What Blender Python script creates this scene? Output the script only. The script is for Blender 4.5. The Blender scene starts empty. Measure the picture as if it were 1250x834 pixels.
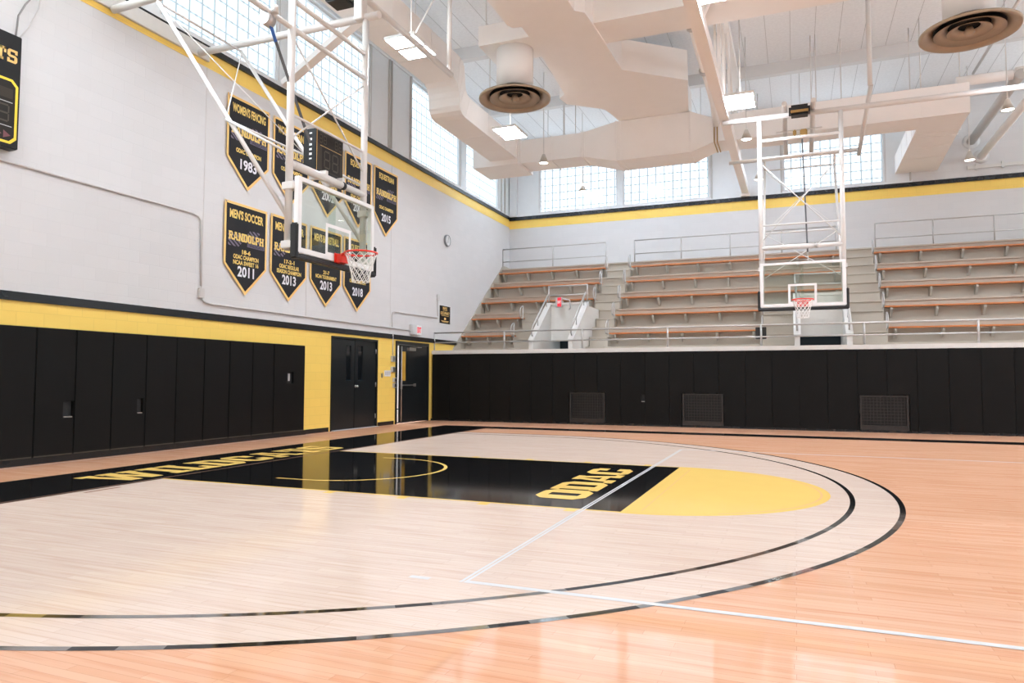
import bpy, bmesh, math, random
from mathutils import Vector, Matrix
random.seed(7)
SC = bpy.context.scene
COL = SC.collection
PI = math.pi

# ---------------------------------------------------------------- materials
def lin(c):
    return tuple(((v/255)/12.92 if v/255 <= .04045 else ((v/255+.055)/1.055)**2.4) for v in c)

def nt(name):
    m = bpy.data.materials.new(name); m.use_nodes = True
    n = m.node_tree.nodes; b = n['Principled BSDF']
    return m, n, m.node_tree.links, b

def mat(name, col, rough=.5, metal=0., spec=.5, vary=.06, scale=6., bump=0., bscale=60., coat=0.):
    """painted surface with a little procedural unevenness"""
    m, n, l, b = nt(name)
    b.inputs['Roughness'].default_value = rough; b.inputs['Metallic'].default_value = metal
    b.inputs['Specular IOR Level'].default_value = spec
    if coat: b.inputs['Coat Weight'].default_value = coat; b.inputs['Coat Roughness'].default_value = .08
    tc = n.new('ShaderNodeTexCoord'); no = n.new('ShaderNodeTexNoise')
    no.inputs['Scale'].default_value = scale; no.inputs['Detail'].default_value = 4
    l.new(tc.outputs['Object'], no.inputs['Vector'])
    mx = n.new('ShaderNodeMix'); mx.data_type = 'RGBA'
    mx.inputs[6].default_value = tuple(c*(1-vary) for c in col)+(1,)
    mx.inputs[7].default_value = tuple(min(1, c*(1+vary)) for c in col)+(1,)
    l.new(no.outputs['Fac'], mx.inputs[0]); l.new(mx.outputs[2], b.inputs['Base Color'])
    if bump:
        n2 = n.new('ShaderNodeTexNoise'); n2.inputs['Scale'].default_value = bscale; n2.inputs['Detail'].default_value = 3
        l.new(tc.outputs['Object'], n2.inputs['Vector'])
        bp = n.new('ShaderNodeBump'); bp.inputs['Strength'].default_value = bump; bp.inputs['Distance'].default_value = .01
        l.new(n2.outputs['Fac'], bp.inputs['Height']); l.new(bp.outputs['Normal'], b.inputs['Normal'])
    return m

def block_mat(name, col, axis, rough=.55, mortar=.955, bump=.25):
    """painted concrete block; axis = horizontal axis of the wall (0=x,1=y)"""
    m, n, l, b = nt(name)
    b.inputs['Roughness'].default_value = rough; b.inputs['Specular IOR Level'].default_value = .35
    tc = n.new('ShaderNodeTexCoord'); sp = n.new('ShaderNodeSeparateXYZ'); cb = n.new('ShaderNodeCombineXYZ')
    l.new(tc.outputs['Object'], sp.inputs[0]); l.new(sp.outputs[axis], cb.inputs[0]); l.new(sp.outputs[2], cb.inputs[1])
    br = n.new('ShaderNodeTexBrick'); l.new(cb.outputs[0], br.inputs['Vector'])
    br.inputs['Scale'].default_value = 1; br.inputs['Brick Width'].default_value = .4; br.inputs['Row Height'].default_value = .2
    br.inputs['Mortar Size'].default_value = .006; br.inputs['Mortar Smooth'].default_value = .6
    br.inputs['Color1'].default_value = col+(1,); br.inputs['Color2'].default_value = tuple(c*.97 for c in col)+(1,)
    br.inputs['Mortar'].default_value = tuple(c*mortar for c in col)+(1,)
    no = n.new('ShaderNodeTexNoise'); no.inputs['Scale'].default_value = 90; l.new(tc.outputs['Object'], no.inputs['Vector'])
    l.new(br.outputs['Color'], b.inputs['Base Color'])
    ad = n.new('ShaderNodeMath'); ad.operation = 'MULTIPLY_ADD'; ad.inputs[1].default_value = -1
    l.new(br.outputs['Fac'], ad.inputs[0])
    ml = n.new('ShaderNodeMath'); ml.operation = 'MULTIPLY'; ml.inputs[1].default_value = .35
    l.new(no.outputs['Fac'], ml.inputs[0]); l.new(ml.outputs[0], ad.inputs[2])
    bp = n.new('ShaderNodeBump'); bp.inputs['Strength'].default_value = bump; bp.inputs['Distance'].default_value = .006
    l.new(ad.outputs[0], bp.inputs['Height']); l.new(bp.outputs['Normal'], b.inputs['Normal'])
    return m

def wood_floor(name, ca, cb_, cc, rough=.06):
    """narrow hardwood strips running along x, satin varnish"""
    m, n, l, b = nt(name)
    tc = n.new('ShaderNodeTexCoord')
    br = n.new('ShaderNodeTexBrick'); l.new(tc.outputs['Object'], br.inputs['Vector'])
    br.offset = .37; br.offset_frequency = 2; br.squash = 1.3; br.squash_frequency = 3
    br.inputs['Scale'].default_value = 1; br.inputs['Brick Width'].default_value = .85; br.inputs['Row Height'].default_value = .057
    br.inputs['Mortar Size'].default_value = .0007; br.inputs['Bias'].default_value = -.1
    br.inputs['Color1'].default_value = ca+(1,); br.inputs['Color2'].default_value = cb_+(1,); br.inputs['Mortar'].default_value = tuple(c*.62 for c in cc)+(1,)
    mp = n.new('ShaderNodeMapping'); mp.inputs['Scale'].default_value = (.9, 16, 1); l.new(tc.outputs['Object'], mp.inputs['Vector'])
    no = n.new('ShaderNodeTexNoise'); no.inputs['Scale'].default_value = 1.4; no.inputs['Detail'].default_value = 5; l.new(mp.outputs[0], no.inputs['Vector'])
    rp = n.new('ShaderNodeValToRGB'); rp.color_ramp.elements[0].position = .5; rp.color_ramp.elements[1].position = .74
    l.new(no.outputs['Fac'], rp.inputs[0])
    mu = n.new('ShaderNodeMath'); mu.operation = 'MULTIPLY'; mu.inputs[1].default_value = .7; l.new(rp.outputs[0], mu.inputs[0])
    mx = n.new('ShaderNodeMix'); mx.data_type = 'RGBA'; mx.inputs[7].default_value = cc+(1,)
    l.new(mu.outputs[0], mx.inputs[0]); l.new(br.outputs['Color'], mx.inputs[6]); l.new(mx.outputs[2], b.inputs['Base Color'])
    b.inputs['Roughness'].default_value = rough; b.inputs['Specular IOR Level'].default_value = .5
    # slow waviness of a sanded floor breaks reflections up a little
    n2 = n.new('ShaderNodeTexNoise'); n2.inputs['Scale'].default_value = 3; n2.inputs['Detail'].default_value = 1
    mp2 = n.new('ShaderNodeMapping'); mp2.inputs['Scale'].default_value = (.5, 4, 1); l.new(tc.outputs['Object'], mp2.inputs['Vector']); l.new(mp2.outputs[0], n2.inputs['Vector'])
    bp = n.new('ShaderNodeBump'); bp.inputs['Strength'].default_value = .035; bp.inputs['Distance'].default_value = .004
    l.new(n2.outputs['Fac'], bp.inputs['Height']); l.new(bp.outputs['Normal'], b.inputs['Normal'])
    return m

def varnish(m, cap):
    """satin varnish: diffuse under a gloss whose grazing sheen is limited by the worn surface"""
    n, l = m.node_tree.nodes, m.node_tree.links; b = n['Principled BSDF']
    df = n.new('ShaderNodeBsdfDiffuse'); gl = n.new('ShaderNodeBsdfGlossy'); fr = n.new('ShaderNodeFresnel'); fr.inputs[0].default_value = 1.42
    mn = n.new('ShaderNodeMath'); mn.operation = 'MINIMUM'; mn.inputs[1].default_value = cap; ms = n.new('ShaderNodeMixShader')
    gl.inputs['Roughness'].default_value = b.inputs['Roughness'].default_value
    l.new(b.inputs['Base Color'].links[0].from_socket, df.inputs['Color'])
    if b.inputs['Normal'].links:
        s_ = b.inputs['Normal'].links[0].from_socket
        for q in (df, gl, fr): l.new(s_, q.inputs['Normal'])
    l.new(fr.outputs[0], mn.inputs[0]); l.new(mn.outputs[0], ms.inputs[0]); l.new(df.outputs[0], ms.inputs[1]); l.new(gl.outputs[0], ms.inputs[2])
    l.new(ms.outputs[0], n['Material Output'].inputs[0]); n.remove(b); return m

def glass_block(name, axis, strength, col=(.84, .94, 1.), joint=.3, jw=.012):
    """daylit glass block: bright cells, thin grey joints, faint vertical flutes"""
    m, n, l, b = nt(name)
    tc = n.new('ShaderNodeTexCoord'); sp = n.new('ShaderNodeSeparateXYZ'); cb = n.new('ShaderNodeCombineXYZ')
    l.new(tc.outputs['Object'], sp.inputs[0]); l.new(sp.outputs[axis], cb.inputs[0]); l.new(sp.outputs[2], cb.inputs[1])
    br = n.new('ShaderNodeTexBrick'); br.offset = 0; l.new(cb.outputs[0], br.inputs['Vector'])
    br.inputs['Scale'].default_value = 1; br.inputs['Brick Width'].default_value = .305; br.inputs['Row Height'].default_value = .29
    br.inputs['Mortar Size'].default_value = jw; br.inputs['Mortar Smooth'].default_value = .3
    br.inputs['Color1'].default_value = (1, 1, 1, 1); br.inputs['Color2'].default_value = (.93, .93, .93, 1); br.inputs['Mortar'].default_value = (joint*.94, joint, joint, 1)
    wv = n.new('ShaderNodeTexWave'); wv.wave_type = 'BANDS'; wv.bands_direction = 'X'; wv.inputs['Scale'].default_value = 1/.305*.314*2
    wv.inputs['Distortion'].default_value = .6; l.new(cb.outputs[0], wv.inputs['Vector'])
    mr = n.new('ShaderNodeMapRange'); mr.inputs[3].default_value = .74; mr.inputs[4].default_value = 1.06; l.new(wv.outputs['Fac'], mr.inputs[0])
    m1 = n.new('ShaderNodeMix'); m1.data_type = 'RGBA'; m1.blend_type = 'MULTIPLY'; m1.inputs[0].default_value = 1
    l.new(br.outputs['Color'], m1.inputs[6]); l.new(mr.outputs[0], m1.inputs[7])
    m2 = n.new('ShaderNodeMix'); m2.data_type = 'RGBA'; m2.blend_type = 'MULTIPLY'; m2.inputs[0].default_value = 1
    l.new(m1.outputs[2], m2.inputs[6]); m2.inputs[7].default_value = col+(1,)
    b.inputs['Base Color'].default_value = (.12, .14, .15, 1); b.inputs['Roughness'].default_value = .15
    l.new(m2.outputs[2], b.inputs['Emission Color']); b.inputs['Emission Strength'].default_value = strength
    return m

def emit(name, col, s, base=(.8, .8, .8)):
    m, n, l, b = nt(name)
    b.inputs['Base Color'].default_value = base+(1,); b.inputs['Emission Color'].default_value = col+(1,); b.inputs['Emission Strength'].default_value = s
    return m

def clear_glass(name, tint=(.93, .97, .95)):
    m, n, l, b = nt(name); n.remove(b)
    tr = n.new('ShaderNodeBsdfTransparent'); tr.inputs[0].default_value = tint+(1,)
    gl = n.new('ShaderNodeBsdfGlossy'); gl.inputs['Roughness'].default_value = .02
    gl.inputs[0].default_value = (.9, .95, .93, 1)
    ms = n.new('ShaderNodeMixShader'); ms.inputs[0].default_value = .05; l.new(tr.outputs[0], ms.inputs[1]); l.new(gl.outputs[0], ms.inputs[2])
    l.new(ms.outputs[0], n['Material Output'].inputs[0])
    return m

def hatch_mat(name, ca, cb_):
    """diagonal dark stripes of the banner emblem"""
    m, n, l, b = nt(name)
    tc = n.new('ShaderNodeTexCoord'); mp = n.new('ShaderNodeMapping'); mp.inputs['Rotation'].default_value = (math.radians(35), 0, 0)
    l.new(tc.outputs['Object'], mp.inputs[0]); wv = n.new('ShaderNodeTexWave'); wv.bands_direction = 'Z'; wv.inputs['Scale'].default_value = 4.2
    l.new(mp.outputs[0], wv.inputs['Vector']); rp = n.new('ShaderNodeValToRGB'); rp.color_ramp.interpolation = 'CONSTANT'
    rp.color_ramp.elements[0].color = ca+(1,); rp.color_ramp.elements[1].color = cb_+(1,); rp.color_ramp.elements[1].position = .5
    l.new(wv.outputs['Fac'], rp.inputs[0]); l.new(rp.outputs[0], b.inputs['Base Color']); b.inputs['Roughness'].default_value = .7
    return m

WALLC = (.685, .675, .675)
YEL = (.97, .68, .16)
M = dict(
    wall_y=block_mat('painted_block_left', WALLC, 1), wall_x=block_mat('painted_block_back', WALLC, 0),
    yel_y=block_mat('yellow_block_left', YEL, 1, .35, .9), yel_x=block_mat('yellow_block_back', YEL, 0, .35, .9),
    plain=mat('offwhite_paint', (.74, .73, .72), .6, vary=.03, bump=.08),
    clere=mat('clerestory_paint', (.78, .81, .83), .5, vary=.03),
    ceilseam=mat('ceiling_seam', (.55, .55, .55), .8),
    ceil=mat('acoustic_board', (.88, .895, .91), .8, vary=.1, scale=14, bump=.5, bscale=120),
    blackp=mat('black_trim_paint', (.012, .014, .016), .25, vary=.2),
    pad=mat('black_vinyl', (.005, .0047, .0043), .5, spec=.16, vary=.35, scale=2.2, bump=.25, bscale=240),
    padedge=mat('worn_pad_foot', (.05, .04, .025), .6, vary=.4, scale=9),
    recess=mat('dark_recess', (.006, .006, .006), .6),
    wood=wood_floor('stained_maple', (.67, .39, .255), (.61, .32, .19), (.55, .23, .12)),
    maple=wood_floor('natural_maple', (.66, .535, .455), (.625, .49, .41), (.54, .38, .29), .1),
    fblack=mat('court_black_paint', (.007, .007, .0075), .07, spec=.5, vary=.4, scale=5),
    fyel=mat('court_yellow_paint', (.82, .56, .165), .08, vary=.03, scale=3),
    fwhite=mat('court_white_line', (.58, .59, .60), .2, vary=.03),
    fbrown=mat('court_thin_line', (.33, .19, .14), .2), fring=mat('court_faint_line', (.80, .50, .22), .1),
    duct=mat('duct_paint', (.915, .88, .85), .55, vary=.025, scale=2.5),
    white=mat('white_steel_paint', (.72, .695, .67), .35, vary=.03),
    boardwhite=mat('backboard_frame_white', (.84, .84, .84), .35, vary=.02),
    silver=mat('brushed_aluminium', (.52, .50, .485), .33, metal=.6, vary=.08, scale=20),
    steel=mat('door_hardware_steel', (.55, .54, .52), .28, metal=.9, vary=.08),
    conc=mat('taupe_concrete_paint', (.50, .45, .38), .65, vary=.06, scale=3, bump=.1),
    step=mat('aisle_step_concrete', (.53, .48, .41), .65, vary=.05, scale=4, bump=.1),
    curb=mat('pale_curb_paint', (.68, .66, .63), .5, vary=.04),
    bench=mat('varnished_bench_wood', (.60, .20, .055), .3, vary=.25, scale=5),
    brk=mat('bench_bracket_paint', (.50, .47, .42), .4, vary=.05),
    rim=mat('orange_red_rim', (.80, .045, .025), .3, vary=.05),
    net=mat('white_net_cord', (.85, .84, .82), .7),
    foam=mat('black_edge_padding', (.012, .012, .013), .45),
    glass=clear_glass('tempered_glass', (.90, .94, .91)),
    motor=mat('black_motor_case', (.012, .012, .012), .35), brass=mat('winch_brass', (.45, .28, .10), .35, metal=.8),
    strap=mat('grey_hoist_strap', (.10, .10, .105), .6), bluestrap=mat('blue_hoist_strap', (.03, .12, .42), .6),
    bblack=mat('banner_black_cloth', (.006, .0057, .008), .75, vary=.3, scale=5), byel=mat('banner_gold_trim', (.90, .58, .20), .6, vary=.08),
    btext=mat('banner_gold_lettering', (.84, .60, .17), .6), bwhite=mat('banner_white_numerals', (.78, .77, .82), .6),
    hatch=hatch_mat('banner_hatch', (.17, .14, .20), (.012, .01, .015)), bgrey=mat('banner_grey_tab', (.12, .10, .15), .7),
    sboard=mat('scoreboard_black', (.007, .007, .0075), .4, spec=.3), sface=mat('display_dark_face', (.022, .019, .016), .6, spec=.2, vary=.2),
    sseg=mat('unlit_segment', (.075, .062, .05), .6, spec=.2), spanel=mat('display_brown_panel', (.05, .04, .031), .6, spec=.2), sred=mat('unlit_red_arrow', (.16, .05, .06), .4),
    syel=mat('scoreboard_yellow_line', (.93, .66, .05), .4), sgrey=mat('display_grey_line', (.45, .45, .45), .4), swhite=mat('white_mark', (.75, .75, .75), .5),
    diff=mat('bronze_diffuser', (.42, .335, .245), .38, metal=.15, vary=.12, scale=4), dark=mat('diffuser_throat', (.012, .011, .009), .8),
    panel=emit('led_panel', (.93, 1, 1.1), 62), uplight=emit('led_uplight', (.95, .97, 1.0), 6), panel2=emit('led_panel_stand', (.86, 1, 1.18), 29), lampin=emit('lamp_mouth', (1, .93, .84), 9), fixture=mat('fixture_white', (.78, .77, .75), .4),  # includes added glows for the ceiling and the stand
    cone=mat('pendant_shade', (.60, .56, .50), .4),
    doorb=mat('black_door_paint', (.011, .013, .014), .3, vary=.25, scale=3), visp=mat('dark_vision_glass', (.008, .01, .012), .08),
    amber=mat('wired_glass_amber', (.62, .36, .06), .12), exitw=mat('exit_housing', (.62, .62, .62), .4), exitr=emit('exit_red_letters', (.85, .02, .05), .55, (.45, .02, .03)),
    signw=mat('sign_white_border', (.75, .75, .73), .5), grey=mat('grey_switch_plate', (.52, .52, .53), .4), cream=mat('cream_panel', (.72, .70, .66), .5),
    clockf=mat('clock_face', (.78, .79, .80), .3), clockr=mat('clock_rim', (.33, .34, .35), .35, metal=.5),
    grill=mat('black_grille', (.02, .017, .015), .4, vary=.5, scale=12), conduit=mat('conduit_paint', (.62, .595, .58), .5), wire=mat('grey_wire', (.30, .29, .28), .6),
    corr=mat('corridor_paint', (.75, .72, .68), .6), pipeg=mat('painted_pipe_grey', (.52, .50, .48), .4),
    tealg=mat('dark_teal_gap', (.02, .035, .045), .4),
)
for k_, c_ in (('wood', .26), ('maple', .26), ('fyel', .3), ('fwhite', .2), ('fbrown', .3), ('fring', .3), ('fblack', .62)): varnish(M[k_], c_)
M['gb_l'] = glass_block('glass_block_left', 1, 1.28, (.78, .93, 1.05), joint=.40, jw=.021); M['gb_b'] = glass_block('glass_block_back', 0, 1.9, (.80, .93, 1.05), joint=.27, jw=.026)
M['gb_s'] = glass_block('glass_block_sunny', 1, 7.5, (.80, .92, 1.)); M['gb_s3'] = glass_block('glass_block_bright_side', 1, 12, (.80, .93, 1.)); M['gb_s4'] = glass_block('glass_block_bright_back', 0, 9, (.80, .93, 1.)); M['gb_s2'] = glass_block('glass_block_sunny_front', 0, 2.5, (.80, .92, 1.))  # unseen windows, set brighter than the visible ones as added fill

# ---------------------------------------------------------------- geometry helpers
class B:
    def __init__(s): s.bm = bmesh.new()
    def face(s, pts):
        try: return s.bm.faces.new([s.bm.verts.new(p) for p in pts])
        except ValueError: return None
    def hexa(s, p):                       # 8 points, bottom 4 ccw then top 4
        v = [s.bm.verts.new(q) for q in p]
        for f in ((3,2,1,0),(4,5,6,7),(0,1,5,4),(1,2,6,5),(2,3,7,6),(3,0,4,7)): s.bm.faces.new([v[i] for i in f])
        return s
    def box(s, x0, x1, y0, y1, z0, z1):
        return s.hexa([(x0,y0,z0),(x1,y0,z0),(x1,y1,z0),(x0,y1,z0),(x0,y0,z1),(x1,y0,z1),(x1,y1,z1),(x0,y1,z1)])
    def prism(s, poly, f0, f1):           # poly of 2d points, f0/f1 map (u,v)->3d
        a = [s.bm.verts.new(f0(*p)) for p in poly]; b = [s.bm.verts.new(f1(*p)) for p in poly]; n = len(poly)
        s.bm.faces.new(a[::-1]); s.bm.faces.new(b)
        for i in range(n): s.bm.faces.new((a[i], a[(i+1)%n], b[(i+1)%n], b[i]))
        return s
    def tube(s, pts, r, seg=8, r1=None, cap=True):
        pts = [Vector(p) for p in pts]; rings = []; n = len(pts); up = None
        for i, p in enumerate(pts):
            t = (pts[min(i+1, n-1)]-pts[max(i-1, 0)]).normalized()
            if up is None:
                up = Vector((0,0,1)) if abs(t.z) < .9 else Vector((1,0,0))
            u = (up - t*up.dot(t))
            if u.length < 1e-4: u = t.orthogonal()
            u.normalize(); w = t.cross(u); up = u
            rr = r if r1 is None else r+(r1-r)*i/(n-1)
            rings.append([s.bm.verts.new(p+(u*math.cos(2*PI*k/seg)+w*math.sin(2*PI*k/seg))*rr) for k in range(seg)])
        for a, b in zip(rings, rings[1:]):
            for k in range(seg):
                f = s.bm.faces.new((a[k], a[(k+1)%seg], b[(k+1)%seg], b[k])); f.smooth = seg > 5
        if cap: s.bm.faces.new(rings[0][::-1]); s.bm.faces.new(rings[-1])
        return s
    def bar(s, p0, p1, w, h, up=(0,0,1)):
        p0, p1 = Vector(p0), Vector(p1); t = (p1-p0).normalized(); u = Vector(up); u = (u-t*u.dot(t)).normalized(); v = t.cross(u)
        q = []
        for p in (p0, p1): q += [p-v*w/2-u*h/2, p+v*w/2-u*h/2, p+v*w/2+u*h/2, p-v*w/2+u*h/2]
        return s.hexa(q)
    def lathe(s, prof, c, axis='z', seg=32, close=False):
        rings = []
        for r, h in prof:
            ring = []
            for k in range(seg):
                a = 2*PI*k/seg; x, y = r*math.cos(a), r*math.sin(a)
                p = {'z': (x, y, h), 'x': (h, x, y), 'y': (x, h, y)}[axis]
                ring.append(s.bm.verts.new((c[0]+p[0], c[1]+p[1], c[2]+p[2])))
            rings.append(ring)
        prs = list(zip(rings, rings[1:]))+([(rings[-1], rings[0])] if close else [])
        for a, b in prs:
            for k in range(seg):
                f = s.bm.faces.new((a[k], a[(k+1)%seg], b[(k+1)%seg], b[k])); f.smooth = True
        if not close:
            for ring, rv in ((rings[0], prof[0][0]), (rings[-1], prof[-1][0])):
                if rv > 1e-3: s.bm.faces.new(ring)
        return s
    def plate(s, u0, u1, v0, v1, holes, fa, fb):   # rectangle with rectangular holes, fa/fb = two faces (u,v)->3d
        us = sorted({u0, u1}|{min(max(h[i], u0), u1) for h in holes for i in (0, 1)}); vs = sorted({v0, v1}|{min(max(h[i], v0), v1) for h in holes for i in (2, 3)})
        solid = {}
        for i in range(len(us)-1):
            for j in range(len(vs)-1):
                cu, cv = (us[i]+us[i+1])/2, (vs[j]+vs[j+1])/2
                solid[i, j] = not any(h[0] < cu < h[1] and h[2] < cv < h[3] for h in holes)
        for (i, j), ok in solid.items():
            if not ok: continue
            q = [(us[i],vs[j]),(us[i+1],vs[j]),(us[i+1],vs[j+1]),(us[i],vs[j+1])]
            s.face([fa(*p) for p in q]); s.face([fb(*p) for p in q[::-1]])
            for k, (di, dj) in enumerate(((0,-1),(1,0),(0,1),(-1,0))):
                if not solid.get((i+di, j+dj), False):
                    a, b = q[k], q[(k+1)%4]; s.face([fa(*b), fa(*a), fb(*a), fb(*b)])
        bmesh.ops.remove_doubles(s.bm, verts=s.bm.verts, dist=1e-5)
        return s
    def polys(s, ps, f, step=None):
        for k, p in enumerate(ps):
            q = [f(*c) for c in p]
            if step: q = [tuple(c[i]+step[i]*(k % 14) for i in range(3)) for c in q]
            s.face(q)
        return s
    def bevel(s, off, seg=2, ang=40):
        bmesh.ops.remove_doubles(s.bm, verts=s.bm.verts, dist=1e-5)
        bmesh.ops.recalc_face_normals(s.bm, faces=s.bm.faces)
        es = [e for e in s.bm.edges if len(e.link_faces) == 2 and e.calc_face_angle(0) > math.radians(ang)]
        bmesh.ops.bevel(s.bm, geom=es, offset=off, segments=seg, affect='EDGES', clamp_overlap=True)
        return s

def wloc(o):
    v = Vector((0,0,0))
    while o is not None: v += o.location; o = o.parent
    return v

def obj(name, b, m, parent=None, loc=None, keep_normals=False):
    if not keep_normals: bmesh.ops.recalc_face_normals(b.bm, faces=b.bm.faces)
    off = Vector(loc) if loc is not None else (wloc(parent) if parent is not None else Vector((0,0,0)))
    me = bpy.data.meshes.new(name)
    bmesh.ops.translate(b.bm, verts=b.bm.verts, vec=-off)
    b.bm.to_mesh(me); b.bm.free()
    if isinstance(m, str): m = M[m]
    me.materials.append(m)
    o = bpy.data.objects.new(name, me); COL.objects.link(o)
    if parent is not None:
        o.parent = parent; o.location = off-wloc(parent)
    else: o.location = off
    return o

def tag(o, label, cat, group=None, kind=None):
    o['label'] = label; o['category'] = cat
    if group: o['group'] = group
    if kind: o['kind'] = kind
    return o

def thing(name, label, cat, loc, group=None):
    o = bpy.data.objects.new(name, None); COL.objects.link(o); o.location = loc; o.empty_display_size = .1
    return tag(o, label, cat, group)

def struct(name, b, m, parent=None, keep_normals=False):
    o = obj(name, b, m, parent, keep_normals=keep_normals)
    if parent is None: o['kind'] = 'structure'
    return o

def copy_tree(src, loc, label, group=None):
    r = src.copy(); COL.objects.link(r); r.location = loc; r['label'] = label
    if group: r['group'] = group
    for ch in list(src.children):
        c = ch.copy(); COL.objects.link(c); c.parent = r
        for g in list(ch.children):
            d = g.copy(); COL.objects.link(d); d.parent = c
    return r

# ---------------------------------------------------------------- lettering
_tcache = {}
def text_polys(body, w, h, bold=.012):
    """condensed sans text fitted to w x h, centred on the origin -> list of polygons"""
    key = (body, bold)
    if key not in _tcache:
        cu = bpy.data.curves.new('t', 'FONT'); cu.body = body; cu.size = 1; cu.offset = bold; cu.resolution_u = 3
        ob = bpy.data.objects.new('t', cu); me = bpy.data.meshes.new_from_object(ob)
        ps = [[(me.vertices[i].co.x, me.vertices[i].co.y) for i in p.vertices] for p in me.polygons]
        bpy.data.objects.remove(ob); bpy.data.meshes.remove(me); bpy.data.curves.remove(cu)
        _tcache[key] = ps
    ps = _tcache[key]
    xs = [q[0] for p in ps for q in p]; ys = [q[1] for p in ps for q in p]
    x0, x1, y0, y1 = min(xs), max(xs), min(ys), max(ys)
    return [[((x-(x0+x1)/2)/(x1-x0)*w, (y-(y0+y1)/2)/(y1-y0)*h) for x, y in p] for p in ps]

def rc(x0, x1, y0, y1): return [(x0,y0),(x1,y0),(x1,y1),(x0,y1)]
def ring(x0, x1, t, ty, c, lc=True):
    """chamfered block ring"""
    c0 = c if lc else 0
    o = [(x0+c0,0),(x1-c,0),(x1,c*.9),(x1,1-c*.9),(x1-c,1),(x0+c0,1),(x0,1-c0*.9),(x0,c0*.9)]
    i = [(x0+t,ty),(x1-t,ty),(x1-t,ty),(x1-t,1-ty),(x1-t,1-ty),(x0+t,1-ty),(x0+t,1-ty),(x0+t,ty)]
    out = []
    for k in range(8):
        a, b, d, e = o[k], o[(k+1)%8], i[(k+1)%8], i[k]
        q = []
        for p in (a, b, d, e):
            if p not in q: q.append(p)
        if len(q) > 2: out.append(q)
    return out
T_, S_ = .27, .19
def stem(x, se=.07): return [rc(x, x+T_, 0, 1), rc(x-se, x+T_+se, 0, S_), rc(x-se, x+T_+se, 1-S_, 1)]
def slant(xa, xb, t=T_): return [[(xa,0),(xa+t,0),(xb+t,1),(xb,1)]]
def slab(ch):
    """slab-serif block capital -> (width, polygons in 0..w x 0..1)"""
    if ch == 'O': return .86, ring(0, .86, .32, .2, .2)
    if ch == 'D': return .86, ring(.05, .86, .30, .19, .2, False)+[rc(-.02,.3,0,.19), rc(-.02,.3,.81,1)]
    if ch == 'C': return .86, [p for k, p in enumerate(ring(0, .86, .30, .2, .2)) if k != 2]+[rc(.56,.86,.1,.38), rc(.56,.86,.62,.9)]
    if ch == 'G': return .86, [p for k, p in enumerate(ring(0, .86, .25, .2, .2)) if k != 2]+[rc(.61,.86,.1,.52), rc(.48,.9,.4,.55), rc(.61,.86,.66,.9)]
    if ch == 'I': return .42, stem(.1, .1)
    if ch == 'L': return .74, stem(.08)+[rc(.08,.74,0,.19), rc(.56,.74,0,.42)]
    if ch == 'T': return .82, [rc(.3,.52,0,1), rc(.2,.62,0,S_), rc(0,.82,.81,1), rc(0,.17,.58,1), rc(.65,.82,.58,1)]
    if ch == 'H': return .96, stem(.08)+stem(.66)+[rc(.1,.8,.41,.59)]
    if ch == 'N': return 1.0, stem(.08)+stem(.70)+[[(.66,0),(.92,0),(.36,1),(.08,1)]]
    if ch == 'P': return .84, stem(.08)+[[(x, .44+y*.56) for x, y in p] for p in ring(.1, .82, .22, .3, .16, False)]
    if ch == 'R': return .92, stem(.08)+[[(x, .44+y*.56) for x, y in p] for p in ring(.1, .82, .22, .3, .16, False)]+[[(.62,0),(.92,0),(.62,.5),(.36,.5)], rc(.6,.95,0,S_)]
    if ch == 'A': return 1.0, slant(.06, .34, .2)+slant(.72, .44, .22)+[rc(.22,.78,.24,.4), rc(-.02,.34,0,S_), rc(.64,1.02,0,S_), rc(.26,.74,.84,1)]
    if ch == 'W': return 1.3, slant(.26, .06, .22)+slant(.34, .56, .2)+slant(.76, .54, .2)+slant(.82, 1.04, .22)+[rc(0,.36,1-S_,1), rc(.46,.84,1-S_,1), rc(.94,1.3,1-S_,1)]
    if ch == 'E': return .8, stem(.08)+[rc(.08,.78,0,.19), rc(.08,.78,.81,1), rc(.08,.58,.41,.59), rc(.6,.78,0,.36), rc(.6,.78,.64,1)]
    if ch == 'U': return .92, [rc(.08,.3,.15,1), rc(.62,.84,.15,1), rc(.0,.38,1-S_,1), rc(.54,.92,1-S_,1), [(.26,0),(.66,0),(.84,.18),(.08,.18)]]
    if ch == 'S': return .8, [rc(.14,.66,.82,1), rc(.14,.66,.41,.59), rc(.14,.66,0,.18), [(.14,1),(0,.86),(0,.54),(.14,.41),(.24,.5),(.24,.9)], [(.66,0),(.8,.14),(.8,.46),(.66,.59),(.56,.5),(.56,.1)], rc(.6,.8,.68,1), rc(0,.2,0,.32)]
    return .4, []
def slab_text(body, w, h, gap=.1):
    """-> polygons spanning 0..w x 0..h"""
    x = 0; out = []
    for ch in body:
        cw, ps = slab(ch); out += [[(px+x, py) for px, py in p] for p in ps]; x += cw+gap
    x -= gap
    return [[(px/x*w, py*h) for px, py in p] for p in out]

# ---------------------------------------------------------------- layout numbers (metres)
XW = -2.95            # left wall face
YB = 16.9             # back wall face
YP = 10.66            # face of the wall under the stand
ZC = 10.5             # ceiling
XR, YF = 24.0, -14.0  # far right and near walls, out of frame

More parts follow.
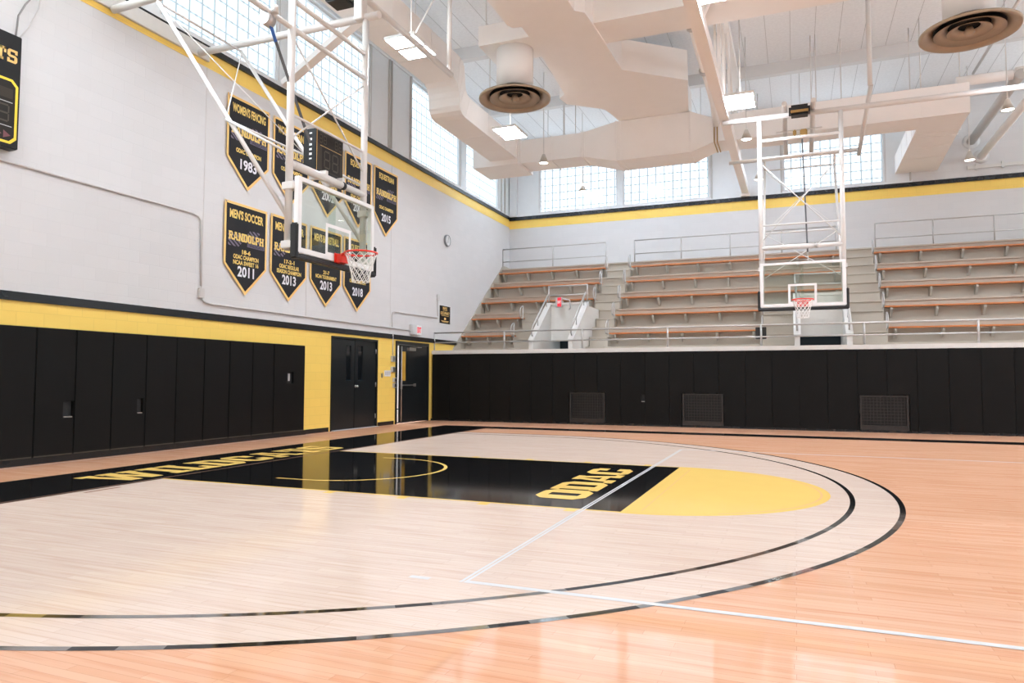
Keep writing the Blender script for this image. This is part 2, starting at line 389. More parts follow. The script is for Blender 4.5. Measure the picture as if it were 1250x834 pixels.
# ================================================================ FLOOR
fl = struct('floor', B().box(XW-2.6, XR, YF, YP, -.12, 0), 'wood')
def paint(name, polys, m, z, label=None):
    b = B(); b.polys(polys, lambda x, y: (x, y, z), (0, 0, 1.2e-4) if 'lettering' in name else None); o = obj(name, b, m, fl)
    if label: o['label'] = label
    return o
HC, R1, R2, FT = 1.66, 6.25, 6.69, 5.79
def arc(cx, cy, r, a0, a1, n=72): return [(cx+r*math.cos(a0+(a1-a0)*i/n), cy+r*math.sin(a0+(a1-a0)*i/n)) for i in range(n+1)]
def strip(cx, cy, ra, rb, a0, a1, n=96):
    p, q = arc(cx, cy, ra, a0, a1, n), arc(cx, cy, rb, a0, a1, n)
    return [[p[i], q[i], q[i+1], p[i+1]] for i in range(n)]
CY = .0
# pale maple inside the outer three-point line
ins = [(0, CY-R2)]+arc(HC, CY, R2, -PI/2, PI/2, 96)+[(0, CY+R2)]
paint('pale_maple_field', [ins], 'maple', .0006, 'pale unstained maple inside the three-point lines')
tp = strip(HC, CY, R1-.05, R1, -PI/2, PI/2)+[rc(0, HC, CY-R1, CY-R1+.05), rc(0, HC, CY+R1-.05, CY+R1)]
paint('inner_three_point_line', tp, 'fblack', .0016)
tp = strip(HC, CY, R2-.05, R2, -PI/2, PI/2)+[rc(0, HC, CY-R2, CY-R2+.05), rc(0, HC, CY+R2-.05, CY+R2)]
paint('outer_three_point_line', tp, 'fblack', .0016)
K = 1.83
paint('free_throw_half_circle', [arc(FT, 0, K+.06, -PI/2, PI/2, 60)], 'fyel', .0012, 'yellow half circle beyond the free throw line')
paint('half_circle_inner_line', strip(FT, 0, K-.04, K-.015, -PI/2, PI/2, 50)[8:-8]+[rc(FT+.17, FT+.182, -1.7, 1.7)], 'fring', .002)
paint('key', [rc(0, FT, -K, K)], 'fblack', .0012, 'black painted key')
paint('key_border_line', [rc(0, FT+.05, -K-.045, -K), rc(0, FT+.05, K, K+.045), rc(FT, FT+.05, -K, K)], 'fyel', .0018)
paint('lane_mark', [rc(x, x+.11, s*(K+.045) if s > 0 else -K-.16, K+.16 if s > 0 else -K-.045) for x in (2.5, 3.42, 4.36, 5.27) for s in (-1, 1)], 'fyel', .0018)
paint('restricted_area_arc', strip(HC-.06, 0, 1.22, 1.27, -PI/2, PI/2, 60)+[rc(1.25, HC-.06, -1.27, -1.22), rc(1.25, HC-.06, 1.22, 1.27)], 'fyel', .0018)
# black baseline band with its lettering
BX0 = -1.5
paint('baseline_band', [rc(BX0, -.07, -13.5, 8.72), rc(-.045, 0, -13.5, 8.72)], 'fblack', .0016, 'broad black band along the baseline')
paint('baseline_thin_line', [rc(-.07, -.045, -13.5, 8.5)], 'fbrown', .002)
paint('baseline_lettering', slab_text('WILDCATS', 4.65, .80), 'fyel', .0024).location
for o in fl.children:
    if o.name == 'baseline_lettering':
        for v in o.data.vertices: u, w = v.co.x, v.co.y; v.co.x, v.co.y = -.24-w, -2.27+u
o = paint('key_lettering', slab_text('ODAC', 2.66, .56, .03), 'fyel', .0024)
for v in o.data.vertices: u, w = v.co.x, v.co.y; v.co.x, v.co.y = 5.27-w, -1.36+u
# sideline band by the stand, volleyball lines
paint('sideline_band', [rc(-.0, XR, 8.05, 8.72)], 'fblack', .0016)
VX = 5.40
paint('volleyball_line', [rc(VX, VX+.02, -4.5, 4.5), rc(VX+.03, VX+.05, -4.5, 4.5), rc(VX+.05, XR, -4.5, -4.45), rc(VX+.05, XR, 4.45, 4.5), rc(5.06, 5.2, -4.53, -4.48)], 'fwhite', .0022)
paint('foul_mark', [rc(.1, .15, -3.0, -2.55)], 'fbrown', .0022)
paint('wall_side_seam', [rc(XW+.18, XW+.2, -13, 5.4)], 'sgrey', .001)

# ================================================================ WALLS
LW = [(.50, 3.53), (4.03, 6.92), (9.27, 12.53), (12.97, 15.83), (-3.9, -.9), (-7.6, -4.5), (-11.2, -8.1)]   # clerestory windows, left wall (y ranges)
ZW0, ZW1 = 7.68, 10.05
D1 = (5.57, 7.58, 0, 2.28); D2 = (8.50, 10.40, 0, 2.31)
ZL = 2.35
lw = struct('wall_left', B().plate(YF, YB, 0, ZC, [(a, b, ZW0, ZW1) for a, b in LW]+[D1, D2], lambda u, v: (XW, u, v), lambda u, v: (XW-.3, u, v)), 'wall_y')
# painted bands on the left wall
b = B().plate(YF, YB-.01, .0, ZL, [D1, D2], lambda u, v: (XW+.004, u, v), lambda u, v: (XW-.001, u, v))
struct('trim_1', b, 'yel_y')
struct('trim_2', B().box(XW, XW+.03, YF, 12.3, ZL, ZL+.075).box(XW, XW+.018, YF, 12.3, ZL+.075, ZL+.13), 'blackp')
struct('trim_3', B().box(XW, XW+.006, YF, YB, 7.16, 7.46), 'yel_y')
struct('trim_4', B().box(XW, XW+.05, YF, YB, 7.46, 7.53).box(XW, XW+.03, YF, YB, 7.53, 7.585), 'blackp')
struct('trim_5', B().box(XW, XW+.02, YF, YB, 7.585, 7.665).box(XW-.02, XW+.05, YF, YB, 10.06, 10.13).box(XW-.02, XW+.09, YF, YB, 10.13, 10.3), 'clere')
struct('baseboard_left', B().box(XW, XW+.012, YF, D1[0]-.06, 0, .1).box(XW, XW+.012, D1[1]+.06, D2[0]-.06, 0, .1).box(XW, XW+.07, YF, 4.6, 0, .099), 'blackp')
# clerestory piers on the left wall: smooth panels and steel angles
b = B()
for a, c in ((6.97, 9.22), (3.58, 3.98), (12.57, 12.93), (15.87, YB), (-.85, .45)): b.box(XW, XW+.012, a, c, 7.665, 10.06)
struct('trim_6', b, 'clere')
b = B()
for y in (7.0, 7.95, 8.05, 9.12, 15.95, 16.3): b.box(XW+.012, XW+.07, y, y+.05, 7.6, 10.06)
struct('trim_7', b, 'pipeg')
# glass block windows
n = 1
def window(axis, a, c, z0, z1, m):
    global n
    if axis == 1:
        w = struct(f'window_{n}', B().box(XW-.2, XW-.12, a, c, z0, z1), m)
        f = B().plate(a-.02, c+.02, z0-.02, z1+.02, [(a+.04, c-.04, z0+.04, z1-.04)], lambda u, v: (XW-.05, u, v), lambda u, v: (XW-.13, u, v))
    else:
        w = struct(f'window_{n}', B().box(a, c, YB+.12, YB+.2, z0, z1), m)
        f = B().plate(a-.02, c+.02, z0-.02, z1+.02, [(a+.04, c-.04, z0+.04, z1-.04)], lambda u, v: (u, YB+.05, v), lambda u, v: (u, YB+.13, v))
    obj('window_frame', f, 'clere', w); n += 1
for a, c in LW: window(1, a, c, ZW0, ZW1, 'gb_l' if a > 0 else 'gb_s3')  # out-of-view ones glow brighter to lift ceiling and ducts
BW = [(-1.70, 1.32), (1.57, 4.64), (7.08, 10.12), (15.4, 18.4), (18.9, 21.9)]  # last two are unseen, added to light the ceiling
ZB0 = 7.66
struct('wall_back', B().plate(XW-.3, XR, 0, ZC, [(a, c, ZB0, 10.05) for a, c in BW], lambda u, v: (u, YB, v), lambda u, v: (u, YB+.3, v)), 'wall_x')
for a, c in BW: window(0, a, c, ZB0, 10.05, 'gb_b' if a < 12 else 'gb_s4')
struct('trim_8', B().box(XW, XR, YB-.006, YB, 7.10, 7.42), 'yel_x')
struct('trim_9', B().box(XW, XR, YB-.05, YB, 7.42, 7.50).box(XW, XR, YB-.03, YB, 7.50, 7.56), 'blackp')
struct('trim_10', B().box(XW, 10.9, YB-.02, YB, 7.56, 7.64).box(XW, XR, YB-.09, YB, 10.1, 10.3), 'clere')
b = B().box(-2.9, -2.62, YB-.14, YB, 7.56, ZC).box(-2.6, -1.74, YB-.012, YB, 7.64, 10.06).box(1.34, 1.55, YB-.03, YB, 7.64, 10.06).box(4.72, 7.02, YB-.012, YB, 7.64, 10.06).box(10.17, 10.85, YB-.012, YB, 7.64, 10.06)
struct('trim_11', b, 'clere')
b = B()
for x in (4.70, 6.32, 6.98, 10.82): b.box(x, x+.05, YB-.07, YB-.012, 7.6, 10.06)
struct('trim_12', b, 'pipeg')
# unseen far walls with bright windows added to light the room
RW = [(-11, -8), (-6.5, -3.5), (-2, 1), (2.5, 5.5), (8, 11)]
struct('wall_right', B().plate(YF, YB, 0, ZC, [(a, c, ZW0, 10.05) for a, c in RW], lambda u, v: (XR, u, v), lambda u, v: (XR+.3, u, v)), 'wall_y')
for a, c in RW:
    struct(f'window_{n}', B().box(XR+.1, XR+.2, a, c, ZW0, 10.05), 'gb_s'); n += 1
FW = [(-1, 2), (3, 6), (8, 11), (12, 15), (17, 20)]
struct('wall_front', B().plate(XW-.3, XR, 0, ZC, [(a, c, ZW0, 10.05) for a, c in FW], lambda u, v: (u, YF, v), lambda u, v: (u, YF-.3, v)), 'wall_x')
for a, c in FW:
    struct(f'window_{n}', B().box(a, c, YF-.2, YF-.1, ZW0, 10.05), 'gb_s2'); n += 1

# ================================================================ CEILING
b = B().box(XW-.3, XR, YF, YB+.3, ZC, ZC+.2)
struct('ceiling', b, 'ceil')
b = B(); x = XW+.55
while x < 16:
    b.box(x, x+.012, YF, YB, ZC-.004, ZC); x += .61
struct('trim_13', b, 'ceilseam')
b = B()
for y in (-7.9, -3.7, .5, 4.7, 8.9, 13.05): b.box(XW, XR, y, y+.22, ZC-.34, ZC)
struct('trim_14', b, 'plain')

# ================================================================ DOORS
def door_frame(y0, y1, z1, parent):
    return obj('door_frame', B().plate(y0, y1, 0, z1, [(y0+.05, y1-.05, -1, z1-.05)], lambda u, v: (XW+.03, u, v), lambda u, v: (XW-.14, u, v)), 'doorb', parent)
d1 = struct('door_1', B().box(XW-.16, XW-.12, D1[0]+.02, D1[1]-.02, 0, 2.26), 'recess')
door_frame(*D1[:2], D1[3], d1)
for y0, y1, vs in ((5.625, 6.565, (6.21, 6.42)), (6.585, 7.525, (6.72, 6.93))):
    leaf = obj('door_leaf', B().plate(y0, y1, .012, 2.22, [(vs[0], vs[1], 1.22, 2.09)], lambda u, v: (XW-.01, u, v), lambda u, v: (XW-.055, u, v)), 'doorb', d1)
    obj('vision_panel', B().box(XW-.045, XW-.035, vs[0]-.01, vs[1]+.01, 1.21, 2.10), 'visp', leaf)
    obj('vision_sill', B().box(XW-.012, XW+.004, vs[0], vs[1], 1.205, 1.222), 'tealg', leaf)
    for z in (.28, 1.1, 1.97):
        yy = y0-.005 if y0 < 6 else y1-.015
        obj('hinge', B().tube([(XW+.005, yy+.01, z-.06), (XW+.005, yy+.01, z+.06)], .013, 8), 'steel', leaf)
obj('door_knob', B().lathe([(.001,.075),(.022,.072),(.032,.055),(.03,.04),(.014,.03),(.014,0),(.035,-.002),(.035,-.01)], (XW, 6.62, 1.06), 'x', 20), 'steel', d1)
obj('threshold', B().box(XW-.02, XW+.1, D1[0]+.03, D1[1]-.03, 0, .012), 'sgrey', d1)
# open doorway with its leaf pushed into the corridor
d2 = struct('door_2', B().plate(D2[0], D2[1], 0, D2[3], [(D2[0]+.07, D2[1]-.06, -1, D2[3]-.09)], lambda u, v: (XW+.03, u, v), lambda u, v: (XW-.16, u, v)), 'doorb')
A = math.radians(1.2)
def dl(u, v, w): # leaf coordinates: u from hinge towards free edge, v up, w thickness
    return (XW-.0-u*math.sin(A)+w*math.cos(A), 10.33-u*math.cos(A)+w*-math.sin(A), v)
def dbox(b, u0, u1, v0, v1, w0, w1):
    return b.hexa([dl(u0,v0,w0),dl(u1,v0,w0),dl(u1,v0,w1),dl(u0,v0,w1),dl(u0,v1,w0),dl(u1,v1,w0),dl(u1,v1,w1),dl(u0,v1,w1)])
leaf = obj('door_leaf', B().plate(0, 1.585, .015, 2.215, [(1.21, 1.41, 1.2, 2.03)], lambda u, v: dl(u, v, 0), lambda u, v: dl(u, v, -.045)), 'doorb', d2)
obj('vision_panel', dbox(B(), 1.20, 1.42, 1.19, 2.04, -.012, -.006), 'amber', leaf)  # colour carries the yellow wall showing in the glass
obj('panic_bar', dbox(dbox(B(), .75, 1.44, 1.055, 1.09, .02, .05), .7, .78, 1.03, 1.12, 0, .04), 'steel', leaf)
obj('edge_strip', dbox(dbox(B(), 1.586, 1.596, .42, 2.19, -.075, .002), 1.586, 1.596, .04, .39, -.075, .002), 'boardwhite', leaf)
obj('latch_case', dbox(B(), 1.44, 1.50, .95, 1.23, 0, .05).bevel(.015), 'steel', leaf)
obj('vertical_rod', B().tube([dl(1.48, .05, .03), dl(1.48, 2.17, .03)], .014, 8), 'steel', leaf)
obj('door_closer', dbox(dbox(B(), .8, 1.15, 2.06, 2.14, 0, .09), .75, 1.0, 2.15, 2.17, .0, .25), 'steel', leaf)
# corridor behind it
c = struct('wall_corridor', B().box(XW-2.5, XW-2.4, 7.6, 11.4, 0, 2.6).box(XW-2.4, XW-.3, 7.6, 7.7, 0, 2.6).box(XW-2.4, XW-.3, 11.3, 11.4, 0, 2.6).box(XW-2.5, XW-.3, 7.6, 11.4, 2.6, 2.7), 'corr')
obj('corridor_light', B().box(XW-1.6, XW-1.0, 8.2, 9.4, 2.57, 2.6), 'panel', c)

# ================================================================ SAFETY PADS
def ordinal(k): return ['first','second','third','fourth','fifth','sixth','seventh','eighth','ninth','tenth','eleventh','twelfth','thirteenth','fourteenth','fifteenth','sixteenth','seventeenth','eighteenth','nineteenth','twentieth','twenty-first','twenty-second','twenty-third','twenty-fourth','twenty-fifth'][k]
ys = [-2.80, -2.17, -1.54, -.925, -.296, .345, .973, 1.612, 2.249, 2.878, 3.51, 4.53]
holes = {2: (-1.10, -.945, .665, .90), 4: (.20, .30, .67, .91), 10: (3.93, 4.14, 1.15, 1.39)}
holes[4] = (.19, .30, .67, .91)
for k in range(len(ys)-1):
    y0, y1 = ys[k]+.002, ys[k+1]-.002
    h = [holes[k]] if k in holes else []
    b = B().plate(y0, y1, .1, 1.99, h, lambda u, v: (XW+.072, u, v), lambda u, v: (XW+.006, u, v)).bevel(.009)
    m = len(ys)-2-k
    where = 'next to the yellow strip beside the double door' if m == 0 else f'{ordinal(m)} pad left of the yellow strip pad'
    lab = f'black vinyl wall pad on side wall, {where}'
    if m: lab = f'black vinyl wall pad on side wall, {ordinal(m)} left of the wide end pad'
    if h: lab = {2: 'black side wall pad with a square outlet cutout and metal lip', 4: 'black side wall pad with a narrow dark slot cutout at its edge', 10: 'wide black wall pad with upright slot cutout, last before the yellow strip'}[k]
    p = obj('safety_pad', b, 'pad', None, (XW, (y0+y1)/2, .1))
    tag(p, lab, 'wall pad', 'black pads along the side wall')
    if h:
        hh = h[0]
        q = obj('outlet_recess', B().box(XW+.006, XW+.03, hh[0]-.01, hh[1]+.01, hh[2]-.01, hh[3]+.01), 'recess', p)
        obj('outlet_plate', B().box(XW+.03, XW+.036, (hh[0]+hh[1])/2-.03, (hh[0]+hh[1])/2+.03, hh[2]+.05, hh[3]-.03) if k == 10 else B().box(XW+.03, XW+.07, hh[0]+.01, hh[1]-.01, hh[2]-.012, hh[2]+.008), 'sgrey' if k == 10 else 'steel', q)
    obj('worn_foot', B().box(XW+.02, XW+.0745, y0+.012, y1-.012, .1, .118), 'padedge', p)
# wall under the stand, pads on it with three air grilles
struct('wall_stand', B().box(XW, XR, YP, YP+.25, 0, 2.0), 'blackp')
struct('baseboard_back', B().box(XW+.01, XR, YP-.1, YP, 0, .055), 'blackp')
xs = [-2.90, -2.32, -1.645, -1.005, -.357, .29, .94, 1.595, 2.25, 2.905, 3.57, 4.22, 4.86, 5.49, 6.15, 6.79, 7.43, 8.075, 8.735, 9.375, 10.01, 10.66, 11.30, 11.94, 12.59]
GR = [(1.45, 2.46), (4.56, 5.59), (8.78, 9.82)]
ZG = .88
for k in range(len(xs)-1):
    x0, x1 = xs[k]+.002, xs[k+1]-.002
    hs = [(a-.02, c+.02, 0, ZG+.02) for a, c in GR if a < x1 and c > x0]
    if k == 9: hs.append((x1-.11, x1-.005, .65, .85))
    full = any(a-.02 <= x0 and c+.02 >= x1 for a, c in GR)
    b = B().plate(x0, x1, .055 if not full else ZG+.02, 1.985, hs, lambda u, v: (u, YP-.09, v), lambda u, v: (u, YP-.004, v)).bevel(.009)
    p = obj('safety_pad', b, 'pad', None, ((x0+x1)/2, YP, .055))
    if k == 0: lab = 'black vinyl pad under the stand, first in the corner by the open door'
    elif k == 9: lab = 'black pad under the stand with a small outlet cutout between first two grilles'
    else:
        lab = f'black vinyl pad under the stand, {ordinal(k)} from the corner by the open door'
        if hs: lab = f'black pad under the stand notched for an air grille, {ordinal(k)} from the corner'
    tag(p, lab, 'wall pad', 'black pads along the wall under the stand')
    if k == 9:
        q = obj('outlet_recess', B().box(x1-.115, x1-.002, YP-.03, YP-.008, .64, .86), 'recess', p)
        obj('outlet_plate', B().box(x1-.1, x1-.01, YP-.075, YP-.03, .652, .668), 'steel', q)
for i, (a, c) in enumerate(GR):
    g = thing('air_grille', ['black floor-level air grille in the padded wall, first from the corner by the door', 'black floor-level air grille in the padded wall, middle of the three', 'black floor-level air grille in the padded wall below the front-facing hoop, last of three'][i], 'air grille', ((a+c)/2, YP, .055), 'air grilles under the stand')
    obj('frame', B().plate(a, c, .06, ZG, [(a+.04, c-.04, .17, ZG-.04)], lambda u, v: (u, YP-.088, v), lambda u, v: (u, YP-.01, v)), 'grill', g)
    obj('backing', B().box(a+.03, c-.03, YP-.02, YP-.008, .16, ZG-.03), 'recess', g)
    b = B()
    for k in range(13): x = a+.04+(c-a-.08)*(k+.5)/13; b.box(x-.004, x+.004, YP-.062, YP-.05, .17, ZG-.04)
    for k in range(9): z = .17+(ZG-.21)*(k+.5)/9; b.box(a+.04, c-.04, YP-.055, YP-.04, z-.009, z+.009)
    obj('louvre', b, 'grill', g)

# ================================================================ CONCRETE STAND
DY, DZ = .797, .634
BY = [12.584+DY*k for k in range(5)]; BZ = [2.673+DZ*k for k in range(5)]
TZ = [z-.44 for z in BZ]+[BZ[4]-.44+DZ]
RY = [BY[0]-DY+.33]+[y+.33 for y in BY]      # riser faces
ZWK = 2.10                                     # walkway level
VOM = [(.14, 1.47), (7.335, 8.67)]             # stair openings
YV = 12.45
def mass(b, x0, x1, k0=0):
    for k in range(k0, 6): b.box(x0, x1, RY[k], RY[k+1] if k < 5 else YB, 1.9, TZ[k])
b = B()
b.box(XW, XR, YP, RY[0], 2.0, ZWK-.0)
for x0, x1 in ((XW, VOM[0][0]+.02), (VOM[0][1]-.02, VOM[1][0]+.02), (VOM[1][1]-.02, 14.6)): mass(b, x0, x1)
for x0, x1 in VOM:
    for k in range(2, 6): b.box(x0+.02, x1-.02, RY[k] if k > 2 else YV+.02, RY[k+1] if k < 5 else YB, 3.3 if k == 2 else TZ[k]-.7, TZ[k] if k > 2 else TZ[2]+.02)
for x0, x1 in ((XW, 1.2), (2.09, 8.7), (9.65, 14.5)):
    for k in range(1, 6):
        if k < 3 and x0 < 9: 
            xe = -1.07 if x0 < 0 else 6.45
        else: xe = x1
        b.box(x0+.03, xe, RY[k]-.045, RY[k], TZ[k]-.045, TZ[k]+.001)
stand = struct('concrete_stand', b, 'conc')
struct('trim_15', B().box(XW+.0, XR, YP-.06, YP+.3, 2.005, 2.115), 'curb')
# sloping painted kerb against the side wall
s0, s1 = (12.05, 2.20), (16.3, 5.62)
b = B().prism([(11.95, ZWK), (12.06, 2.26), (16.2, 5.56), (YB, 5.56), (YB, ZWK)], lambda u, v: (XW+.004, u, v), lambda u, v: (XW+.03, u, v))
struct('trim_16', b, 'conc')
# aisle half steps
def aisle(x0, x1, ks):
    b = B()
    for k in ks:
        z0 = TZ[k-1] if k > 0 else ZWK
        b.box(x0, x1, RY[k]-.40, RY[k], z0-.02, z0+(TZ[k]-z0)/2)
        zm = z0+(TZ[k]-z0)/2
        b.box(x0, x1, RY[k]-.455, RY[k]-.40, zm-.04, zm)
        b.box(x0, x1, RY[k]-.055, RY[k], TZ[k]-.04, TZ[k]+.002)
    return struct('aisle_steps', b, 'step', stand)
aisle(1.49, 2.06, range(3)); aisle(1.25, 2.06, range(3, 6)); aisle(-1.02, .13, range(0, 3)); aisle(8.74, 9.62, range(6)); aisle(6.5, 7.33, range(0, 3))
for i, (x0, x1) in enumerate(VOM):
    v = thing('stairway_enclosure', ['pale stairway enclosure with sloping side walls behind the side-facing hoop end', 'pale stairway enclosure with sloping side walls directly below the front-facing backboard'][i], 'stairway', (x0+.6, 11.5, ZWK), 'stairway enclosures in the stand')
    for xa, xb in ((x0, x0+.13), (x1-.13, x1)):
        ck = obj('side_wall', B().prism([(10.80, ZWK), (RY[2]+.05, ZWK), (RY[2]+.05, 3.5), (YV+.12, 3.5), (YV+.12, 3.60), (YV, 3.60), (10.82, 2.37), (10.80, 2.35)], lambda u, w: (xa, u, w), lambda u, w: (xb, u, w)), 'curb', v)
        obj('coping', B().hexa([(xa-.02,10.795,2.365),(xb+.02,10.795,2.365),(xb+.02,YV,3.60),(xa-.02,YV,3.60),(xa-.02,10.795,2.405),(xb+.02,10.795,2.405),(xb+.02,YV,3.645),(xa-.02,YV,3.645)]), 'curb', ck)
        xm = (xa+xb)/2
        hr = obj('handrail', B().tube([(xm, 10.84, 2.58), (xm, 10.9, 2.74), (xm, 11.0, 2.85), (xm, YV-.05, 3.92)], .024, 8).tube([(xm, 10.95, 2.50), (xm, 10.86, 2.58)], .02, 8).tube([(xm, 11.4, 2.85), (xm, 11.4, 3.14)], .014, 6).tube([(xm, 12.2, 3.5), (xm, 12.2, 3.74)], .014, 6), 'silver', v)
    obj('head_wall', B().box(x0+.12, x1-.12, YV, YV+.12, 2.47, 3.62).box(x0+.06, x1-.06, YV-.03, YV+.12, 3.56, 3.63), 'cream', v)
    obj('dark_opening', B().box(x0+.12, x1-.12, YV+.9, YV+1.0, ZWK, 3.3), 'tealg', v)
    for x in (x0+.04, x1-.04): obj('guard_post', B().tube([(x, YV+.05, 3.6), (x, YV+.05, 4.19)], .024, 8), 'silver', v)
    for z in (3.88, 4.17): obj('guard_rail', B().tube([(x0+.04, YV+.05, z), (x1-.04, YV+.05, z)], .02 if z < 4 else .024, 8), 'silver', v)
    if i == 0:
        e = thing('exit_sign', 'small exit sign on a bracket above the stairway enclosure in the stand', 'exit sign', (.63, 12.2, 3.55))
        obj('housing', B().box(.52, .72, 12.12, 12.2, 3.46, 3.78).bevel(.01), 'grey', e); obj('face_plate', B().box(.585, .71, 12.112, 12.12, 3.48, 3.76), 'exitr', e)
        obj('lettering', B().polys(text_polys('EXIT', .105, .08, .03), lambda u, w: (.6475+u, 12.109, 3.62+w)), 'boardwhite', e)
        obj('mounting_arm', B().tube([(.74, 12.16, 3.72), (.95, 12.2, 3.68), (.95, 12.3, 3.45), (.88, 12.40, 3.42)], .02, 8), 'grey', e)

# ---------------------------------------------------------------- benches
def bench(x0, x1, k, label, first=False):
    y, z = BY[k], BZ[k]
    t = thing('bleacher_bench', label, 'bench', ((x0+x1)/2, y, z-.4), 'wooden benches on the concrete stand')
    obj('seat_plank', B().box(x0, x1, y, y+.29, z-.04, z).bevel(.005), 'bench', t)
    nb = max(3, int(round((x1-x0-.3)/1.0))+1)
    for i in range(nb):
        x = x0+.17+(x1-x0-.34)*i/(nb-1)
        obj('bracket', B().prism([(y+.04, z-.045), (y+.04, z-.10), (y+.22, z-.29), (RY[k+1]+.002, z-.29), (RY[k+1]+.002, z-.045)], lambda u, w: (x-.03, u, w), lambda u, w: (x+.03, u, w)), 'brk', t)
rown = ['front row', 'second row', 'third row', 'fourth row', 'top row']
for k in range(5):
    bench(XW+.04, -1.07 if k < 2 else 1.2, k, f'orange-brown wooden bench, {rown[k]} of the block against the side wall')
    bench(2.09, 6.42 if k < 2 else 8.68, k, f'long orange-brown wooden bench, {rown[k]} of the middle block behind the front-facing hoop')
    bench(9.66, 14.4, k, f'long orange-brown wooden bench, {rown[k]} of the block right of the front-facing hoop')
# ---------------------------------------------------------------- cane shaped aisle rails
def cane(x, k, label):
    y, z = RY[k+1]-.32, TZ[k]+.0
    b = B().tube([(x, y, z), (x, y, z+.82)], .021, 8)
    b.tube([(x, y, z+.82), (x, y-.1, z+.80), (x, y-.22, z+.72), (x, y-.27, z+.62), (x, y-.27, z+.45), (x, y-.24, z+.41), (x, y, z+.40)], .02, 8)
    o = obj('aisle_handrail', b, 'silver', None, (x, y, z)); tag(o, label, 'handrail', 'cane shaped aisle handrails on the stand')
for k in range(5):
    cane(-1.04 if k < 2 else 1.23, k, f'looped silver handrail ending the {rown[k]} bench of the side wall block')
    cane(2.05, k, f'looped silver handrail where the {rown[k]} middle bench starts at the aisle')
    cane(9.62, k, f'looped silver handrail at the {rown[k]} of the block right of the hoop')
    if k in (0, 1): cane(6.50, k, f'looped silver handrail by the {rown[k]} middle bench end near the hoop')
# ---------------------------------------------------------------- railings
t = thing('front_railing', 'long two-rail silver railing along the front edge of the stand', 'railing', (4, 10.76, 2.115))
obj('top_rail', B().tube([(XW-.02, 10.76, 2.66), (14.5, 10.76, 2.66)], .024, 8), 'silver', t)
obj('middle_rail', B().tube([(XW-.02, 10.76, 2.36), (14.5, 10.76, 2.36)], .02, 8), 'silver', t)
for i in range(8):
    x = -3.0+2.385*i+(.06 if i == 0 else 0)
    obj('post', B().tube([(x, 10.76, 2.11), (x, 10.76, 2.66)], .026, 8).lathe([(.05, 0), (.05, .012)], (x, 10.76, 2.115)), 'silver', t)
for x0, x1, lab in ((XW+.02, 1.08, 'silver guard railing above the top bench of the block against the side wall'), (2.12, 8.62, 'silver guard railing above the top bench of the middle block'), (9.74, 14.5, 'silver guard railing above the top bench right of the hoop')):
    t = thing('guard_railing', lab, 'railing', ((x0+x1)/2, 16.2, TZ[5]), 'guard railings along the top row')
    obj('top_rail', B().tube([(x0, 16.2, 6.18), (x1, 16.2, 6.18)], .022, 8), 'silver', t)
    obj('middle_rail', B().tube([(x0, 16.2, 5.70), (x1, 16.2, 5.70)], .018, 8), 'silver', t)
    nn = int(round((x1-x0)/1.75))
    for i in range(nn+1):
        x = x0+(x1-x0)*i/nn; obj('post', B().tube([(x, 16.2, TZ[5]-.02), (x, 16.2, 6.18)], .022, 8), 'silver', t)
sp = thing('speaker_box', 'small black twin box hung on the front railing beside the hoop', 'box', (6.53, 10.84, 2.3))
for x_ in (6.40, 6.55): obj('body', B().box(x_, x_+.115, 10.80, 10.92, 2.31, 2.61).bevel(.008), 'foam', sp)
obj('bracket', B().box(6.38, 6.68, 10.92, 10.95, 2.30, 2.36), 'steel', sp)

